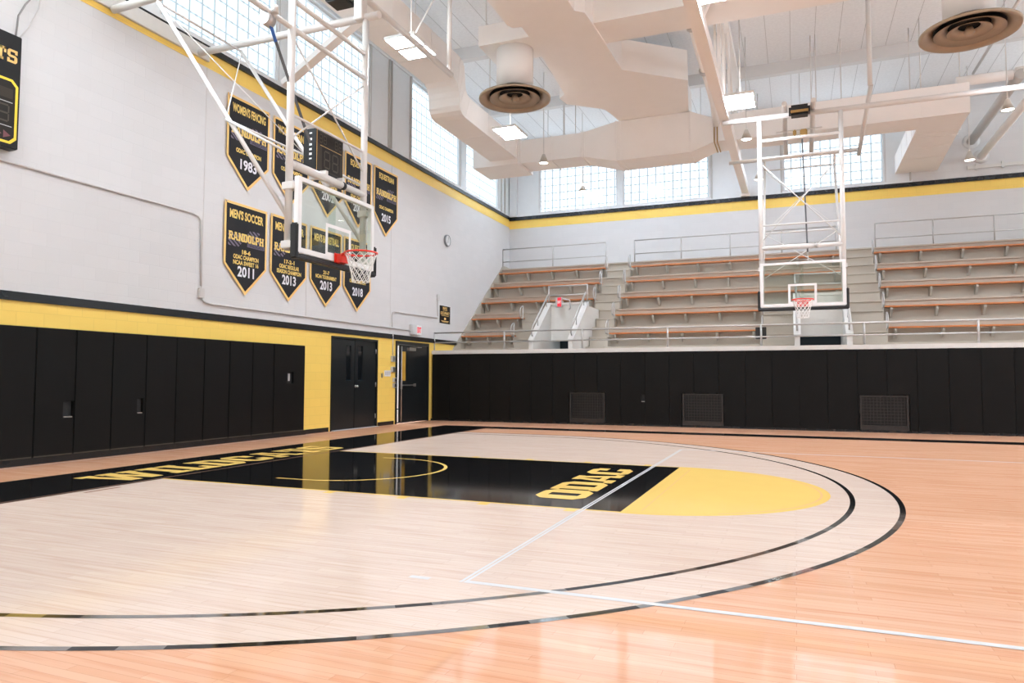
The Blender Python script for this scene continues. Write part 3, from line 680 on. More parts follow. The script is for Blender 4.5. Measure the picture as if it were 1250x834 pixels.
# ================================================================ BASKETBALL HOOPS
def hoop(name, label, place, kind):
    """place maps local (x out of the board, y sideways, z) to world"""
    P = lambda x, y, z: place(x, y, z)
    base = P(1.0, 0, 7.0)
    t = thing(name, label, 'basketball hoop', base, 'ceiling hung basketball hoops')
    def tb(nm, paths, r, m, par=t, seg=10):
        b = B()
        for p in paths: b.tube([P(*q) for q in p], r, seg)
        return obj(nm, b, m, par)
    def bx(nm, boxes, m, par=t, bev=0):
        b = B()
        for x0, x1, y0, y1, z0, z1 in boxes: b.hexa([P(x0,y0,z0),P(x1,y0,z0),P(x1,y1,z0),P(x0,y1,z0),P(x0,y0,z1),P(x1,y0,z1),P(x1,y1,z1),P(x0,y1,z1)])
        if bev: b.bevel(bev)
        return obj(nm, b, m, par)
    MX, MY = 1.03, .885
    ztop = 7.03 if kind == 'side' else 7.46
    for s in (-1, 1):
        ms = tb('mast', [[(MX, s*MY, 2.98), (MX, s*MY, ztop)]], .052, 'white', seg=14)
        for z in (3.0, 3.80): bx('clamp', [(MX-.07, MX+.12, s*MY-.07, s*MY+.07, z, z+.10)], 'white', ms, .008)
    zb = (6.45, 6.05, 4.855, 4.17) if kind == 'side' else (6.94, 6.52, 4.90, 4.36)
    rr = (.036, .036, .018, .05) if kind == 'side' else (.042, .026, .02, .05)
    for i, z in enumerate(zb):
        y0 = -1.9 if (kind == 'side' and i == 1) else -MY-.03
        cb = tb('crossbar', [[(MX, y0, z), (MX, MY+.03, z)]], rr[i], 'white')
        if i == 3: tb('coupler', [[(MX, .30, z), (MX, .36, z)]], .062, 'silver' if kind == 'front' else 'foam', cb); tb('sleeve', [[(MX, -.8, z), (MX, .28, z)]], .06, 'white', cb)
    tb('cross_brace', [[(MX, -MY, zb[1]-.1), (MX, MY, 4.5)]], .013, 'white', seg=6)
    tb('cross_brace', [[(MX, MY, zb[1]-.1), (MX, -MY, 4.5)]], .013, 'white', seg=6)
    TOP = (-1.5, 6.93)
    for s in (-1, 1): tb('back_brace', [[(TOP[0], s*MY*.97, TOP[1]), (MX-.02, s*MY*.97, 3.42)]], .032 if kind == 'side' else .032, 'white')
    for p_ in ([(-.1, -MY, 4.93), (-.1, MY, 4.93)], [(TOP[0], -MY, TOP[1]), (TOP[0], MY, TOP[1])]): tb('brace_strut', [p_], .02, 'white', seg=6)
    for s in (-1, 1): tb('brace_strut', [[(-.1, s*MY, 4.93), (MX, s*MY, 4.3)]], .018, 'white', seg=6)
    for s in (-1, 1): tb('tie_rod', [[(TOP[0], -s*MY, TOP[1]), (-.1, s*MY, 4.93)]], .009, 'white', seg=6)
    for s in ((-1, 1) if kind == 'front' else ()): tb('tie_rod', [[(-.1, -s*MY, 4.93), (MX, s*MY, 3.6)]], .012, 'white', seg=6)
    # backboard: steel frame, glass, target square, edge padding
    BYH, Z0, Z1 = .915, 2.935, 3.975
    fr = obj('backboard_frame', B().plate(-BYH, BYH, Z0, Z1, [(-BYH+.075, BYH-.075, Z0+.075, Z1-.06)], lambda u, v: P(1.22, u, v), lambda u, v: P(1.14, u, v)).bevel(.006), 'boardwhite', t)
    bx('glass_pane', [(1.195, 1.207, -BYH+.07, BYH-.07, Z0+.07, Z1-.055)], 'glass', fr)
    sq = B().plate(-.305, .305, 3.0, 3.46, [(-.255, .255, 3.05, 3.41)], lambda u, v: P(1.211, u, v), lambda u, v: P(1.208, u, v))
    obj('target_square', sq, 'boardwhite', fr)
    bx('rear_stiffener', [(1.05, 1.13, -.03, .03, 2.98, Z1)], 'glass', fr)
    b = B().plate(-BYH-.055, BYH+.055, Z0-.085, 3.33, [(-BYH-.001, BYH+.001, Z0-.012, 4)], lambda u, v: P(1.245, u, v), lambda u, v: P(1.12, u, v)).bevel(.02, 3)
    obj('edge_padding', b, 'foam', t)
    # rim, bracket and net
    cx, rz, R = 1.22+.15+.229, 3.05, .2286
    b = B(); b.tube([P(cx+R*math.cos(a), R*math.sin(a), rz) for a in [2*PI*i/40 for i in range(41)]], .0135, 8, cap=False)
    rim = obj('rim', b, 'rim', t)
    bx('rim_bracket', [(1.20, 1.33, -.085, .085, 2.925, 3.05), (1.33, cx-R+.03, -.06, .06, 3.035, 3.048), (1.225, 1.235, -.12, .12, 2.92, 3.06)], 'rim', rim, .004)
    b = B()
    b.bm.free()
    for s in (-1, 1): obj('rim_support', B().tube([P(1.3, s*.075, 3.04), P(cx-R*.75, s*R*.66, 3.045)], .009, 6), 'rim', rim)
    b = B(); NS, LV = 12, 7
    def np_(i, l):
        f = l/LV; r = R-.006-(.10*(1-(1-f)**1.6)); a = 2*PI*(i+.5*(l % 2))/NS
        return P(cx+r*math.cos(a), r*math.sin(a), rz-.015-.40*f)
    for l in range(LV):
        for i in range(NS):
            for j in ((i, i+1) if l % 2 else (i, i-1)):
                b.tube([np_(i, l), np_(j, l+1)], .0055, 4, cap=False)
    for i in range(NS): b.tube([np_(i, LV), np_(i+1, LV)], .0045, 4, cap=False)
    obj('net', b, 'net', rim)
    return t, tb, bx, P
HY = .03
t, tb, bx, P = hoop('ceiling_basketball_hoop', 'basketball hoop hung before the side wall banners, glass backboard facing right', lambda x, y, z: (x, y+HY, z), 'side')
b = B().tube([(-2.87, 1.32, 7.33), (1.3, .86+HY, 7.04)], .062, 12); obj('support_pipe', b, 'white', t)
b = B().tube([(-2.87, -.5, 7.25), (1.3, -.9+HY, 7.04)], .062, 12); obj('support_pipe', b, 'white', t)
obj('ceiling_pipe', B().tube([(.95, -2.6, 7.45), (.93, 4.15, 7.45)], .058, 12), 'white', t)
obj('hanger_post', B().tube([(.93, 4.05, 7.42), (.93, 4.05, ZC)], .05, 10), 'white', t)
obj('hanger_brace', B().tube([(.93, 4.05, 9.6), (.6, 3.2, 7.9)], .016, 6), 'white', t)
for y_ in (.8, -.95): obj('hanger_clamp', B().box(.87, 1.03, y_, y_+.15, 7.0, 7.5).bevel(.01), 'white', t)
obj('wall_board', B().box(XW, XW+.06, -.95, 1.57, 7.265, 7.53).bevel(.006), 'curb', t)
w = tb('winch_drum', [[(1.03, -1.30, 5.93), (1.03, -1.44, 5.93)]], .085, 'silver', seg=18)
tb('winch_cap', [[(1.12, -1.33, 6.02), (1.12, -1.33, 6.12)]], .045, 'white', w)
st = obj('hoist_strap', B().bar(P(1.05, -1.33, 5.86), P(1.0, -.42, 4.60), .012, .05, (0,1,0)), 'strap', t)
obj('strap_top', B().bar(P(1.055, -1.335, 5.87), P(1.045, -1.22, 5.70), .014, .052, (0,1,0)), 'bluestrap', st)
mo = bx('winch_motor', [(.12, .52, 1.0, 1.36, 7.56, 7.75)], 'motor', bev=.03)
bx('motor_gear', [(.4, .50, .99, 1.05, 7.58, 7.68)], 'brass', mo)

CXR, CYR = 7.525, 10.17
t, tb, bx, P = hoop('ceiling_basketball_hoop', 'basketball hoop hung in front of the bleachers, backboard facing the viewer', lambda x, y, z: (CXR+y, CYR-x, z), 'front')
obj('ceiling_pipe', B().tube([(5.8, 9.14, 7.50), (14.2, 9.14, 7.46)], .062, 12), 'white', t)
obj('rear_pipe', B().tube([(5.75, 11.45, 7.18), (8.98, 11.45, 7.18)], .052, 12), 'white', t)
for x in (7.21, 7.83): obj('spreader_pipe', B().tube([(x, 8.8, 7.66), (x, 9.2, 7.60), (x, 11.5, 7.24)], .058, 12), 'white', t)
for s in (-1, 1): obj('brace_hanger', B().tube([P(-1.5, s*.86, 6.9), P(-1.3, s*.86, 7.2)], .03, 8), 'white', t)
obj('spreader_bar', B().tube([(7.0, 10.0, 7.40), (8.05, 10.0, 7.40)], .018, 8), 'white', t); obj('spreader_bar', B().tube([(7.1, 10.25, 7.33), (7.95, 10.25, 7.33)], .018, 8), 'white', t)
mo = bx('winch_motor', [(.98, 1.30, -.22, .24, 7.40, 7.64)], 'motor', bev=.05)
bx('motor_gear', [(1.29, 1.32, -.18, .2, 7.44, 7.50)], 'brass', mo)
bx('winch_drum', [(.55, .70, .02, .18, 7.06, 7.24), (.6, .65, -.14, -.06, 7.12, 7.26)], 'brass', bev=.02)
st = obj('hoist_strap', B().bar(P(.66, .06, 7.1), P(1.0, .13, 4.22), .035, .012, (0,1,0)), 'strap', t)
obj('strap_hook', B().bar(P(1.0, .13, 4.22), P(1.01, .135, 4.0), .02, .02, (0,1,0)), 'steel', st)
obj('hanger_post', B().tube([(9.03, 9.14, 7.95), (9.03, 9.14, ZC)], .052, 10), 'white', t)
obj('hanger_brace', B().tube([(9.05, 9.14, 7.95), (8.95, 11.45, 7.05)], .05, 10), 'white', t)

# ---------------------------------------------------------------- shot clock above the side hoop
SEG = {'a': (.12,.88,.9,1), 'g': (.12,.88,.45,.55), 'd': (.12,.88,0,.1), 'f': (0,.13,.53,.92), 'b': (.87,1,.53,.92), 'e': (0,.13,.08,.47), 'c': (.87,1,.08,.47)}
def digit(b, f, u0, v0, w, h):
    for x0, x1, y0, y1 in SEG.values(): b.face([f(u0+w*x, v0+h*y) for x, y in ((x0,y0),(x1,y0),(x1,y1),(x0,y1))])
s = thing('shot_clock', 'dark unlit shot clock mounted above the side-facing backboard', 'shot clock', (.88, .22, 4.31))
obj('case', B().box(.66, .895, -.11, .55, 4.30, 4.93).bevel(.008), 'sboard', s)
f = lambda u, v: (.899, u, v)
obj('display_panel', B().box(.893, .897, -.085, .53, 4.325, 4.905), 'spanel', s)
obj('display_window', B().polys([rc(.02, .47, 4.345, 4.685), rc(-.07, .52, 4.715, 4.89)], lambda u, v: (.8985, u, v)), 'sface', s)
for u, v, w_, h_ in [(.07, 4.38, .15, .27), (.27, 4.38, .15, .27)]+[(u, 4.735, .075, .13) for u in (-.05, .05, .33, .43)]:
    b = B(); digit(b, lambda p, q: (.9, p, q), u, v, w_, h_); obj('unlit_digit', b, 'sseg', s)
obj('edge_line', B().polys([rc(-.107, -.097, 4.31, 4.92), rc(-.02, .5, 4.695, 4.70)], lambda u, v: (.8985, u, v)), 'byel', s)
for y_ in (-.02, .40): obj('mounting_arm', B().box(.7, 1.0, y_, y_+.06, 4.2, 4.31), 'white', s)
b = B()
for z, hh in ((4.86, .02), (4.77, .035), (4.69, .03), (4.62, .03), (4.55, .035), (4.48, .02)): b.box(.77, .815, -.1125, -.1105, z-hh/2, z+hh/2)
obj('side_mark', b, 'swhite', s)

# ================================================================ BANNERS
def banner(yc, zt, title, lines, year, label, lean=0):
    W_, H_, SH = 1.2, 1.83, 1.25
    x = XW+.02
    t = thing('hanging_banner', label, 'banner', (x, yc, zt-H_), 'pennant banners on the side wall')
    out = [(-W_/2, 0), (W_/2, 0), (W_/2, -SH), (0, -H_), (-W_/2, -SH)]
    bd = .052
    inn = [(-W_/2+bd, -bd), (W_/2-bd, -bd), (W_/2-bd, -SH+.018), (0, -H_+.078), (-W_/2+bd, -SH+.018)]
    rv = random.Random(int(yc*100)+int(zt*10))
    def wav(u, v): # slight wave of the cloth
        return .002*math.sin(u*9+v*1.5+yc*3)+.012
    def cloth(pts, off, nm, m):
        b = B(); N = 24
        us = [min(p[0] for p in pts)+(max(p[0] for p in pts)-min(p[0] for p in pts))*i/N for i in range(N+1)]
        def low(u):
            a, c = pts[4], pts[3]; d = pts[2]
            return a[1]+(c[1]-a[1])*(u-a[0])/(c[0]-a[0]) if u <= 0 else c[1]+(d[1]-c[1])*(u-c[0])/(d[0]-c[0])
        rows = 12
        vv = [[b.bm.verts.new((x+wav(u, pts[0][1]+(low(u)-pts[0][1])*j/rows)+off, yc+u, zt+pts[0][1]+(low(u)-pts[0][1])*j/rows)) for j in range(rows+1)] for u in us]
        for i in range(N):
            for j in range(rows):
                f_ = b.bm.faces.new((vv[i][j], vv[i][j+1], vv[i+1][j+1], vv[i+1][j])); f_.smooth = True
        return obj(nm, b, m, t)
    cloth(out, 0, 'gold_border', 'byel'); fld = cloth(inn, .003, 'black_field', 'bblack')
    def put(nm, ps, v0, m, off, u0=0):
        b = B()
        for k, p in enumerate(ps): b.face([(x+wav(u+u0, v+v0)+off+(k % 14)*1e-4, yc+u+u0, zt+v+v0) for u, v in p])
        return obj(nm, b, m, fld)
    if title: put('title_lettering', text_polys(title, .94 if len(title) > 10 else .74, .185, .035), -.235, 'btext', .008)
    put('hatched_emblem', [[(.0,.07),(.3,.07),(.40,.18),(.1,.18)], [(-.5,-.2),(-.22,-.2),(-.08,-.07),(-.5,-.07)]]+[rc(-.5+.1*k, -.4+.1*k, -.07, .07) for k in range(10)], -.68, 'hatch', .0055)
    put('emblem_tab', [rc(.02+.1*k, .12+.1*k, -.165, -.085) for k in range(5)], -.68, 'bgrey', .0068)
    put('tab_lettering', text_polys('WILDCATS', .4, .05, .01), -.68-.125, 'bblack', .008, .28)
    ps = slab_text('RANDOLPH', .98, .165, .05)
    put('emblem_lettering', [[(u-.49, v-.08) for u, v in p] for p in ps], -.68, 'btext', .009)
    z = {1: -1.07, 2: -1.02, 3: -.965}[len(lines)]
    ps = []
    for ln in lines:
        w = min(.80, .052*len(ln)+.03); ps += [[(u, v+z) for u, v in p] for p in text_polys(ln, w, .092, .04)]; z -= .112
    put('honours_lettering', ps, 0, 'btext', .008)
    put('year_numerals', text_polys(year, .46 if year != '1999' else .42, .215, .03), {1: -1.33, 2: -1.33, 3: -1.365}[len(lines)], 'bwhite', .008)
    for s in (-1, 1): obj('grommet', B().lathe([(.018, 0), (.018, .004), (.008, .006)], (x+.03, yc+s*(W_/2-.03), zt-.03), 'x', 12), 'steel', t)
TY = [2.67, 3.99, 5.30, 6.57, 7.88]
banner(TY[0], 6.88, "WOMEN'S FENCING", ['ODAC CHAMPION'], '1983', 'black and gold pennant banner for women fencing dated 1983, upper row')
banner(TY[1], 6.88, "WOMEN'S TENNIS", ['ODAC CHAMPION'], '1999', 'black and gold pennant banner for women tennis, upper row behind the hoop mast')
banner(TY[2], 6.90, None, ['ODAC CHAMPION'], '2002', 'black and gold pennant banner dated 2002, hidden behind the shot clock')
banner(TY[3], 6.91, 'EQUESTRIAN', ['ODAC CHAMPION'], '2003', 'black and gold equestrian pennant banner dated 2003, upper row')
banner(TY[4], 6.93, 'EQUESTRIAN', ['ODAC CHAMPION'], '2015', 'black and gold equestrian pennant banner dated 2015, last in the upper row')
banner(2.66, 4.75, "MEN'S SOCCER", ['18-6', 'ODAC CHAMPION', 'NCAA SWEET 16'], '2011', 'black and gold pennant banner for men soccer dated 2011, lower row')
banner(3.97, 4.76, "MEN'S SOCCER", ['17-2-1', 'ODAC REGULAR', 'SEASON CHAMPION'], '2013', 'black and gold pennant banner dated 2013 with record 17-2-1, lower row')
banner(5.29, 4.77, "MEN'S BASKETBALL", ['21-7', 'NCAA TOURNAMENT'], '2013', 'black and gold pennant banner for men basketball dated 2013, seen through the backboard')
banner(6.58, 4.77, 'EQUESTRIAN', ['ODAC CHAMPION'], '2018', 'black and gold pennant banner dated 2018 behind the hoop net, lower row')

# ================================================================ THINGS ON THE SIDE WALL
s = thing('wall_scoreboard', 'black scoreboard with yellow outline at the far left of the side wall', 'scoreboard', (XW, -3.4, 4.5))
obj('cabinet', B().box(XW, XW+.18, -4.95, -1.87, 4.53, 6.15).bevel(.01), 'sboard', s)
xf = XW+.182
f = lambda u, v: (xf, u, v)
# outlined digit fields
def rrect(y0, y1, z0, z1, t, c, f):
    o = [(y0+c,z0),(y1-c,z0),(y1,z0+c),(y1,z1-c),(y1-c,z1),(y0+c,z1),(y0,z1-c),(y0,z0+c)]
    c2 = c-t*.4
    i = [(y0+t+c2,z0+t),(y1-t-c2,z0+t),(y1-t,z0+t+c2),(y1-t,z1-t-c2),(y1-t-c2,z1-t),(y0+t+c2,z1-t),(y0+t,z1-t-c2),(y0+t,z0+t+c2)]
    return [[f(*p) for p in (o[k], o[(k+1)%8], i[(k+1)%8], i[k])] for k in range(8)], [f(*p) for p in i]
ln, inner = rrect(-3.30, -1.90, 4.585, 5.50, .035, .08, f)
b = B(); b.face(inner); obj('digit_field', b, 'sface', s)
b = B(); [b.face(p) for p in ln]; obj('field_outline', b, 'syel', s)
for u in (-2.35, -2.16, -2.75, -2.95):
    b = B(); digit(b, lambda u_, v_: (xf+.002, u_, v_), u, 4.88, .15, .25); obj('unlit_digit', b, 'sseg', s)
obj('field_panel', B().polys([rc(-2.5, -1.97, 5.22, 5.36)], lambda u, v: (xf+.0015, u, v)), 'spanel', s)
for z_ in (5.16, 4.82): obj('field_line', B().polys([rc(-2.6, -1.97, z_, z_+.012)], lambda u, v: (xf+.002, u, v)), 'sgrey', s)
for u_ in (-2.08, -2.2): obj('possession_arrow', B().polys([[(u_,4.65),(u_+.1,4.70),(u_,4.76)]], lambda u, v: (xf+.002, u, v)), 'sred', s)
b = B().polys([[(u-2.87, v+5.735) for u, v in p] for p in slab_text('GUESTS', .94, .19, .1)], lambda u, v: (xf+.002, u, v)); obj('team_lettering', b, 'byel', s)
s.location = Vector(s.location)+Vector((0, -.115, -.075))
tag(obj('hanging_wire', B().tube([(XW+.02, -1.98, 6.07), (XW+.02, -1.95, 6.45), (XW+.02, -1.86, 6.66), (XW+.02, -1.72, 6.9), (XW+.02, -1.6, 7.4)], .012, 6), 'wire', None, (XW, -1.9, 6.2)), 'dark curved wire rising from the top of the scoreboard', 'wire')
tag(obj('hanging_wire', B().tube([(XW+.02, -1.96, 6.07), (XW+.02, -1.80, 6.35), (XW+.02, -1.66, 6.7), (XW+.02, -1.62, 7.1), (XW+.02, -1.5, 7.5)], .009, 6), 'conduit', None, (XW, -1.8, 6.2)), 'pale curved wire rising right of the scoreboard top corner', 'wire')
c = thing('wall_clock', 'round white clock on the side wall near the bleachers', 'clock', (XW, 11.54, 5.67))
obj('rim', B().lathe([(.185, 0), (.185, .06), (.16, .07), (.155, .045)], (XW, 11.54, 5.67), 'x', 32), 'clockr', c)
obj('face', B().lathe([(.157, .04), (.157, .052)], (XW, 11.54, 5.67), 'x', 32), 'clockf', c)
obj('hand', B().bar((XW+.056, 11.54, 5.67), (XW+.056, 11.56, 5.79), .004, .012, (0,1,0)).bar((XW+.056, 11.54, 5.67), (XW+.056, 11.53, 5.59), .004, .014, (0,1,0)), 'recess', c)
s = thing('occupancy_sign', 'small black sign with yellow lettering on the side wall beside the bleachers', 'sign', (XW, 11.45, 3.0))
obj('board', B().box(XW, XW+.012, 11.05, 11.84, 2.98, 3.58), 'signw', s)
obj('face', B().box(XW+.012, XW+.014, 11.08, 11.81, 3.0, 3.56), 'sboard', s)
b = B(); f = lambda u, v: (XW+.0155, 11.45+u, v)
for txt, w_, z, h_ in (('MAX', .30, 3.49, .085), ('OCCUPANCY', .62, 3.33, .095)): b.polys([[(u, v+z) for u, v in p] for p in text_polys(txt, w_, h_, .03)], f)
for z, w_ in ((3.42, .3), (3.25, .5), (3.08, .5), (3.055, .4)): b.polys([rc(-w_/2, w_/2, z-.007, z+.007)], f)
b.polys([rc(-.06, .06, 3.12, 3.19)], f)
obj('lettering', b, 'byel', s)
e = thing('exit_sign', 'white exit sign with red letters on the side wall above the open door', 'exit sign', (XW, 9.53, 2.55))
obj('housing', B().box(XW, XW+.1, 9.24, 9.78, 2.53, 2.82).bevel(.012), 'exitw', e)
obj('face_plate', B().box(XW+.1, XW+.108, 9.5, 9.78, 2.54, 2.81), 'boardwhite', e)
obj('lettering', B().polys(text_polys('EXIT', .22, .17, .05), lambda u, v: (XW+.11, 9.64+u, 2.675+v)), 'exitr', e)
def conduit(pts, r, label, jb=None):
    t = thing('conduit', label, 'conduit', pts[0]); obj('pipe', B().tube(pts, r, 8), 'conduit', t)
    if jb: obj('junction_box', B().box(XW+.004, XW+.06, jb[0]-.06, jb[0]+.06, jb[1]-.09, jb[1]+.09).bevel(.006), 'conduit', t)
X = XW+.024
conduit([(X,-2.25,4.30),(X,1.30,4.30),(X,1.42,4.27),(X,1.49,4.2),(X,1.50,4.08),(X,1.53,2.97)], .016, 'thin painted conduit dropping left of the lower banners to a small box', (1.53, 2.84))
conduit([(X,1.56,2.742),(X,1.57,2.72),(X,1.62,2.68),(X,1.75,2.66),(X,9.25,2.64)], .018, 'long thin painted conduit along the wall below the banners to the exit sign')
conduit([(X,8.28,2.68),(X,8.28,3.02),(X,8.32,3.08),(X,8.4,3.11),(X,10.9,3.14)], .015, 'thin looped conduit between exit sign and occupancy sign')
conduit([(X,8.33,1.9),(X,8.33,2.5)], .013, 'short upright conduit above the grey switch boxes')
conduit([(X,10.95,3.75),(X,10.95,3.2)], .013, 'short upright conduit with a small horn above the occupancy sign', (10.95, 3.78))
b = B()
for y, z0, z1 in ((1.555, 2.9, 7.16), (4.6, 2.66, 4.3), (8.2, 2.5, 7.6)): b.box(XW, XW+.006, y, y+.018, z0, z1)
struct('trim_17', b, 'conduit')
for y, z, w_, h_, m, lab in ((8.33, 1.80, .15, .16, 'grey', 'grey switch box beside the open door, topmost of the four'), (8.33, 1.51, .15, .15, 'grey', 'grey switch box beside the open door, second from the top'),
                            (8.42, 1.22, .12, .12, 'grey', 'small dark-faced switch box beside the door, just above the lowest'), (8.42, 1.07, .12, .12, 'grey', 'lowest small dark-faced switch box beside the open door')):
    t = thing('switch_box', lab, 'switch box', (XW, y, z-h_/2), 'switch boxes between the two doors')
    obj('box', B().box(XW, XW+.07, y-w_/2, y+w_/2, z-h_/2, z+h_/2).bevel(.006), m, t)
    obj('cover', B().box(XW+.07, XW+.076, y-w_/2+.015, y+w_/2-.015, z-h_/2+.012, z+h_/2-.012), 'steel' if z > 1.4 else 'foam', t)
t = thing('notice_panel', 'small white panel on the yellow wall between the doors', 'panel', (XW, 8.1, 1.31))
obj('sheet', B().box(XW, XW+.02, 7.93, 8.24, 1.32, 1.48), 'signw', t)
b = B()
for k in range(4): b.box(XW+.02, XW+.022, 7.96+.07*k, 8.0+.07*k, 1.35, 1.45)
obj('rows', b, 'grey', t)
tag(obj('door_stop_hook', B().box(XW, XW+.03, 7.78, 7.84, 1.28, 1.4).bevel(.008), 'steel', None, (XW, 7.8, 1.28)), 'tiny dark hook on the yellow wall left of the white panel', 'hook')

# ================================================================ DUCTWORK
def loft(b, secs):
    """rectangular sections [(p00,p10,p11,p01)...] joined into a duct"""
    rings = [[b.bm.verts.new(p) for p in s] for s in secs]
    for a, c in zip(rings, rings[1:]):
        for k in range(4): b.bm.faces.new((a[k], a[(k+1)%4], c[(k+1)%4], c[k]))
    b.bm.faces.new(rings[0][::-1]); b.bm.faces.new(rings[-1]); return b
def sy(y, x0, x1, z0, z1): return [(x0,y,z0),(x1,y,z0),(x1,y,z1),(x0,y,z1)]
def sx(x, y0, y1, z0, z1): return [(x,y0,z0),(x,y1,z0),(x,y1,z1),(x,y0,z1)]
def ribs_y(ys_, x0, x1, z0, z1, p=.014):
    for y in ys_: yield B().plate(x0-p, x1+p, z0-p, z1+p, [(x0+.002, x1-.002, z0+.002, z1-.002)], lambda u, v: (u, y, v), lambda u, v: (u, y+.03, v))
def ribs_x(xs_, y0, y1, z0, z1, p=.014):
    for x in xs_: yield B().plate(y0-p, y1+p, z0-p, z1+p, [(y0+.002, y1-.002, z0+.002, z1-.002)], lambda u, v: (x, u, v), lambda u, v: (x+.03, u, v))
def rods(ps, z0, parent, nm='hanger_rod'):
    for x, y in ps: obj(nm, B().tube([(x, y, z0), (x, y, ZC)], .014, 6), 'white', parent)
# along the side wall, dropping in an S bend
t = thing('ceiling_duct', 'long cream ceiling duct along the side wall windows with a dropped S bend', 'duct', (-.95, 2, 8.1))
xa, xb = -1.38, -.50
bot = [(-13.5, 8.84), (7.02, 8.84), (7.2, 8.82), (7.32, 8.74), (7.39, 8.60), (7.42, 8.43), (7.44, 8.26), (7.50, 8.13), (7.60, 8.06), (7.76, 8.03), (11.42, 8.03)]
top = [(11.42, 8.65), (8.05, 8.65), (7.92, 8.68), (7.83, 8.75), (7.78, 8.9), (7.75, 9.2), (7.70, 9.36), (7.6, 9.46), (7.45, 9.5), (-13.5, 9.5)]
obj('sheet_metal', B().prism(bot+top, lambda u, v: (xa, u, v), lambda u, v: (xb, u, v)), 'duct', t)
for ya, za, yb_, zb_ in ((7.33, 8.72, 7.45, 9.5), (7.41, 8.47, 7.7, 9.36), (7.45, 8.22, 7.78, 8.9), (7.78, 8.03, 8.05, 8.65)):
    obj('seam', B().tube([(xb+.004, yb_, zb_), (xb+.004, ya, za-.004), (xa-.004, ya, za-.004)], .007, 5), 'duct', t)
for q_ in ribs_y((.2, 2.2, 4.2, 5.9), xa, xb, 8.84, 9.5, .008): obj('seam', q_, 'duct', t)
for q_ in ribs_y((9.2, 10.5), xa, xb, 8.03, 8.65, .008): obj('seam', q_, 'duct', t)
rods([(-.52, 1.0), (-1.36, 1.0), (-.52, 5.2), (-.52, 9.4), (-1.36, 9.4)], 8.6, t)
# corner box and run along the back wall
t = thing('ceiling_duct', 'cream ceiling duct running before the back windows from the corner to the truss', 'duct', (2, 12, 7.9))
obj('corner_box', B().box(-1.97, -.46, 11.42, 12.78, 7.87, 8.65), 'duct', t)
y0, y1 = 11.6, 12.55
b = loft(B(), [sx(-.46, y0, y1, 7.92, 8.63), sx(1.55, y0, y1, 7.90, 8.63), sx(2.55, y0, 12.65, 7.66, 8.83), sx(4.72, y0, 12.65, 7.66, 8.83), sx(5.34, y0, y1, 7.88, 8.55), sx(6.2, y0, y1, 7.87, 8.63)])
obj('sheet_metal', b, 'duct', t)
for q_ in ribs_x((-.44, .55, 1.50, 1.58), y0, y1, 7.90, 8.63, .022): obj('flange', q_, 'duct', t)
for q_ in ribs_x((2.55, 2.68, 4.68), y0, 12.65, 7.66, 8.83, .02): obj('flange', q_, 'duct', t)
for q_ in ribs_x((5.34, 5.42), y0, y1, 7.88, 8.55, .02): obj('flexible_collar', q_, 'brass', t)
rods([(.95, 11.7), (1.3, 11.7), (.7, 12.4), (3.9, 12.4)], 8.6, t)
# right hand run with its branch into the back wall
t = thing('ceiling_duct', 'cream ceiling duct behind the front-facing hoop, turning into the back wall', 'duct', (9, 12, 7.9))
obj('sheet_metal', loft(B(), [sx(6.2, y0, y1, 7.87, 8.63), sx(11.46, y0, y1, 7.87, 8.63)]), 'duct', t)
obj('branch', loft(B(), [sy(y1-.01, 10.42, 11.46, 7.87, 8.45), sy(YB, 10.42, 11.60, 7.87, 8.45)]), 'duct', t)
for q_ in ribs_x((7.9, 10.4), y0, y1, 7.87, 8.63, .008): obj('seam', q_, 'duct', t)
for q_ in ribs_y((12.9, 13.3, 14.2, 15.3), 10.42, 11.5, 7.87, 8.45, .01): obj('seam', q_, 'duct', t)
rods([(7.86, 11.7), (7.98, 11.7), (8.62, 12.2), (10.25, 12.2), (10.42, 11.7), (11.28, 11.7)], 8.6, t)
# broad main trunk
t = thing('ceiling_duct', 'very broad cream main duct overhead that steps and flares before the back run', 'duct', (2.6, 3, 8.85))
plan = [(1.73, -13), (3.24, -13), (3.24, 5.15), (3.42, 5.3), (3.45, 5.9), (3.52, 8.25), (4.93, 9.45), (4.66, 11.62), (4.66, 12.3), (2.66, 12.3), (2.66, 11.6), (2.50, 10.6), (1.62, 9.85), (1.54, 9.4), (1.76, 9.15), (1.99, 6.1), (1.99, 5.38), (1.80, 5.36), (1.73, 5.2)]
obj('sheet_metal', B().prism(plan, lambda u, v: (u, v, 8.84), lambda u, v: (u, v, 9.62)), 'duct', t)
# cross duct feeding the round diffusers
t = thing('ceiling_duct', 'cream cross duct overhead carrying the two round diffusers', 'duct', (6, 6.4, 8.9))
obj('sheet_metal', loft(B(), [sx(3.4, 5.86, 6.86, 8.88, 9.38), sx(11.3, 5.86, 6.86, 8.88, 9.38)]), 'duct', t)
obj('branch', loft(B(), [sx(.73, 5.9, 6.93, 8.87, 9.33), sx(2.1, 5.9, 6.93, 8.87, 9.33)]), 'duct', t)
rods([(.9, 5.95), (1.75, 5.95), (6.6, 6.0), (9.4, 6.0)], 9.3, t)

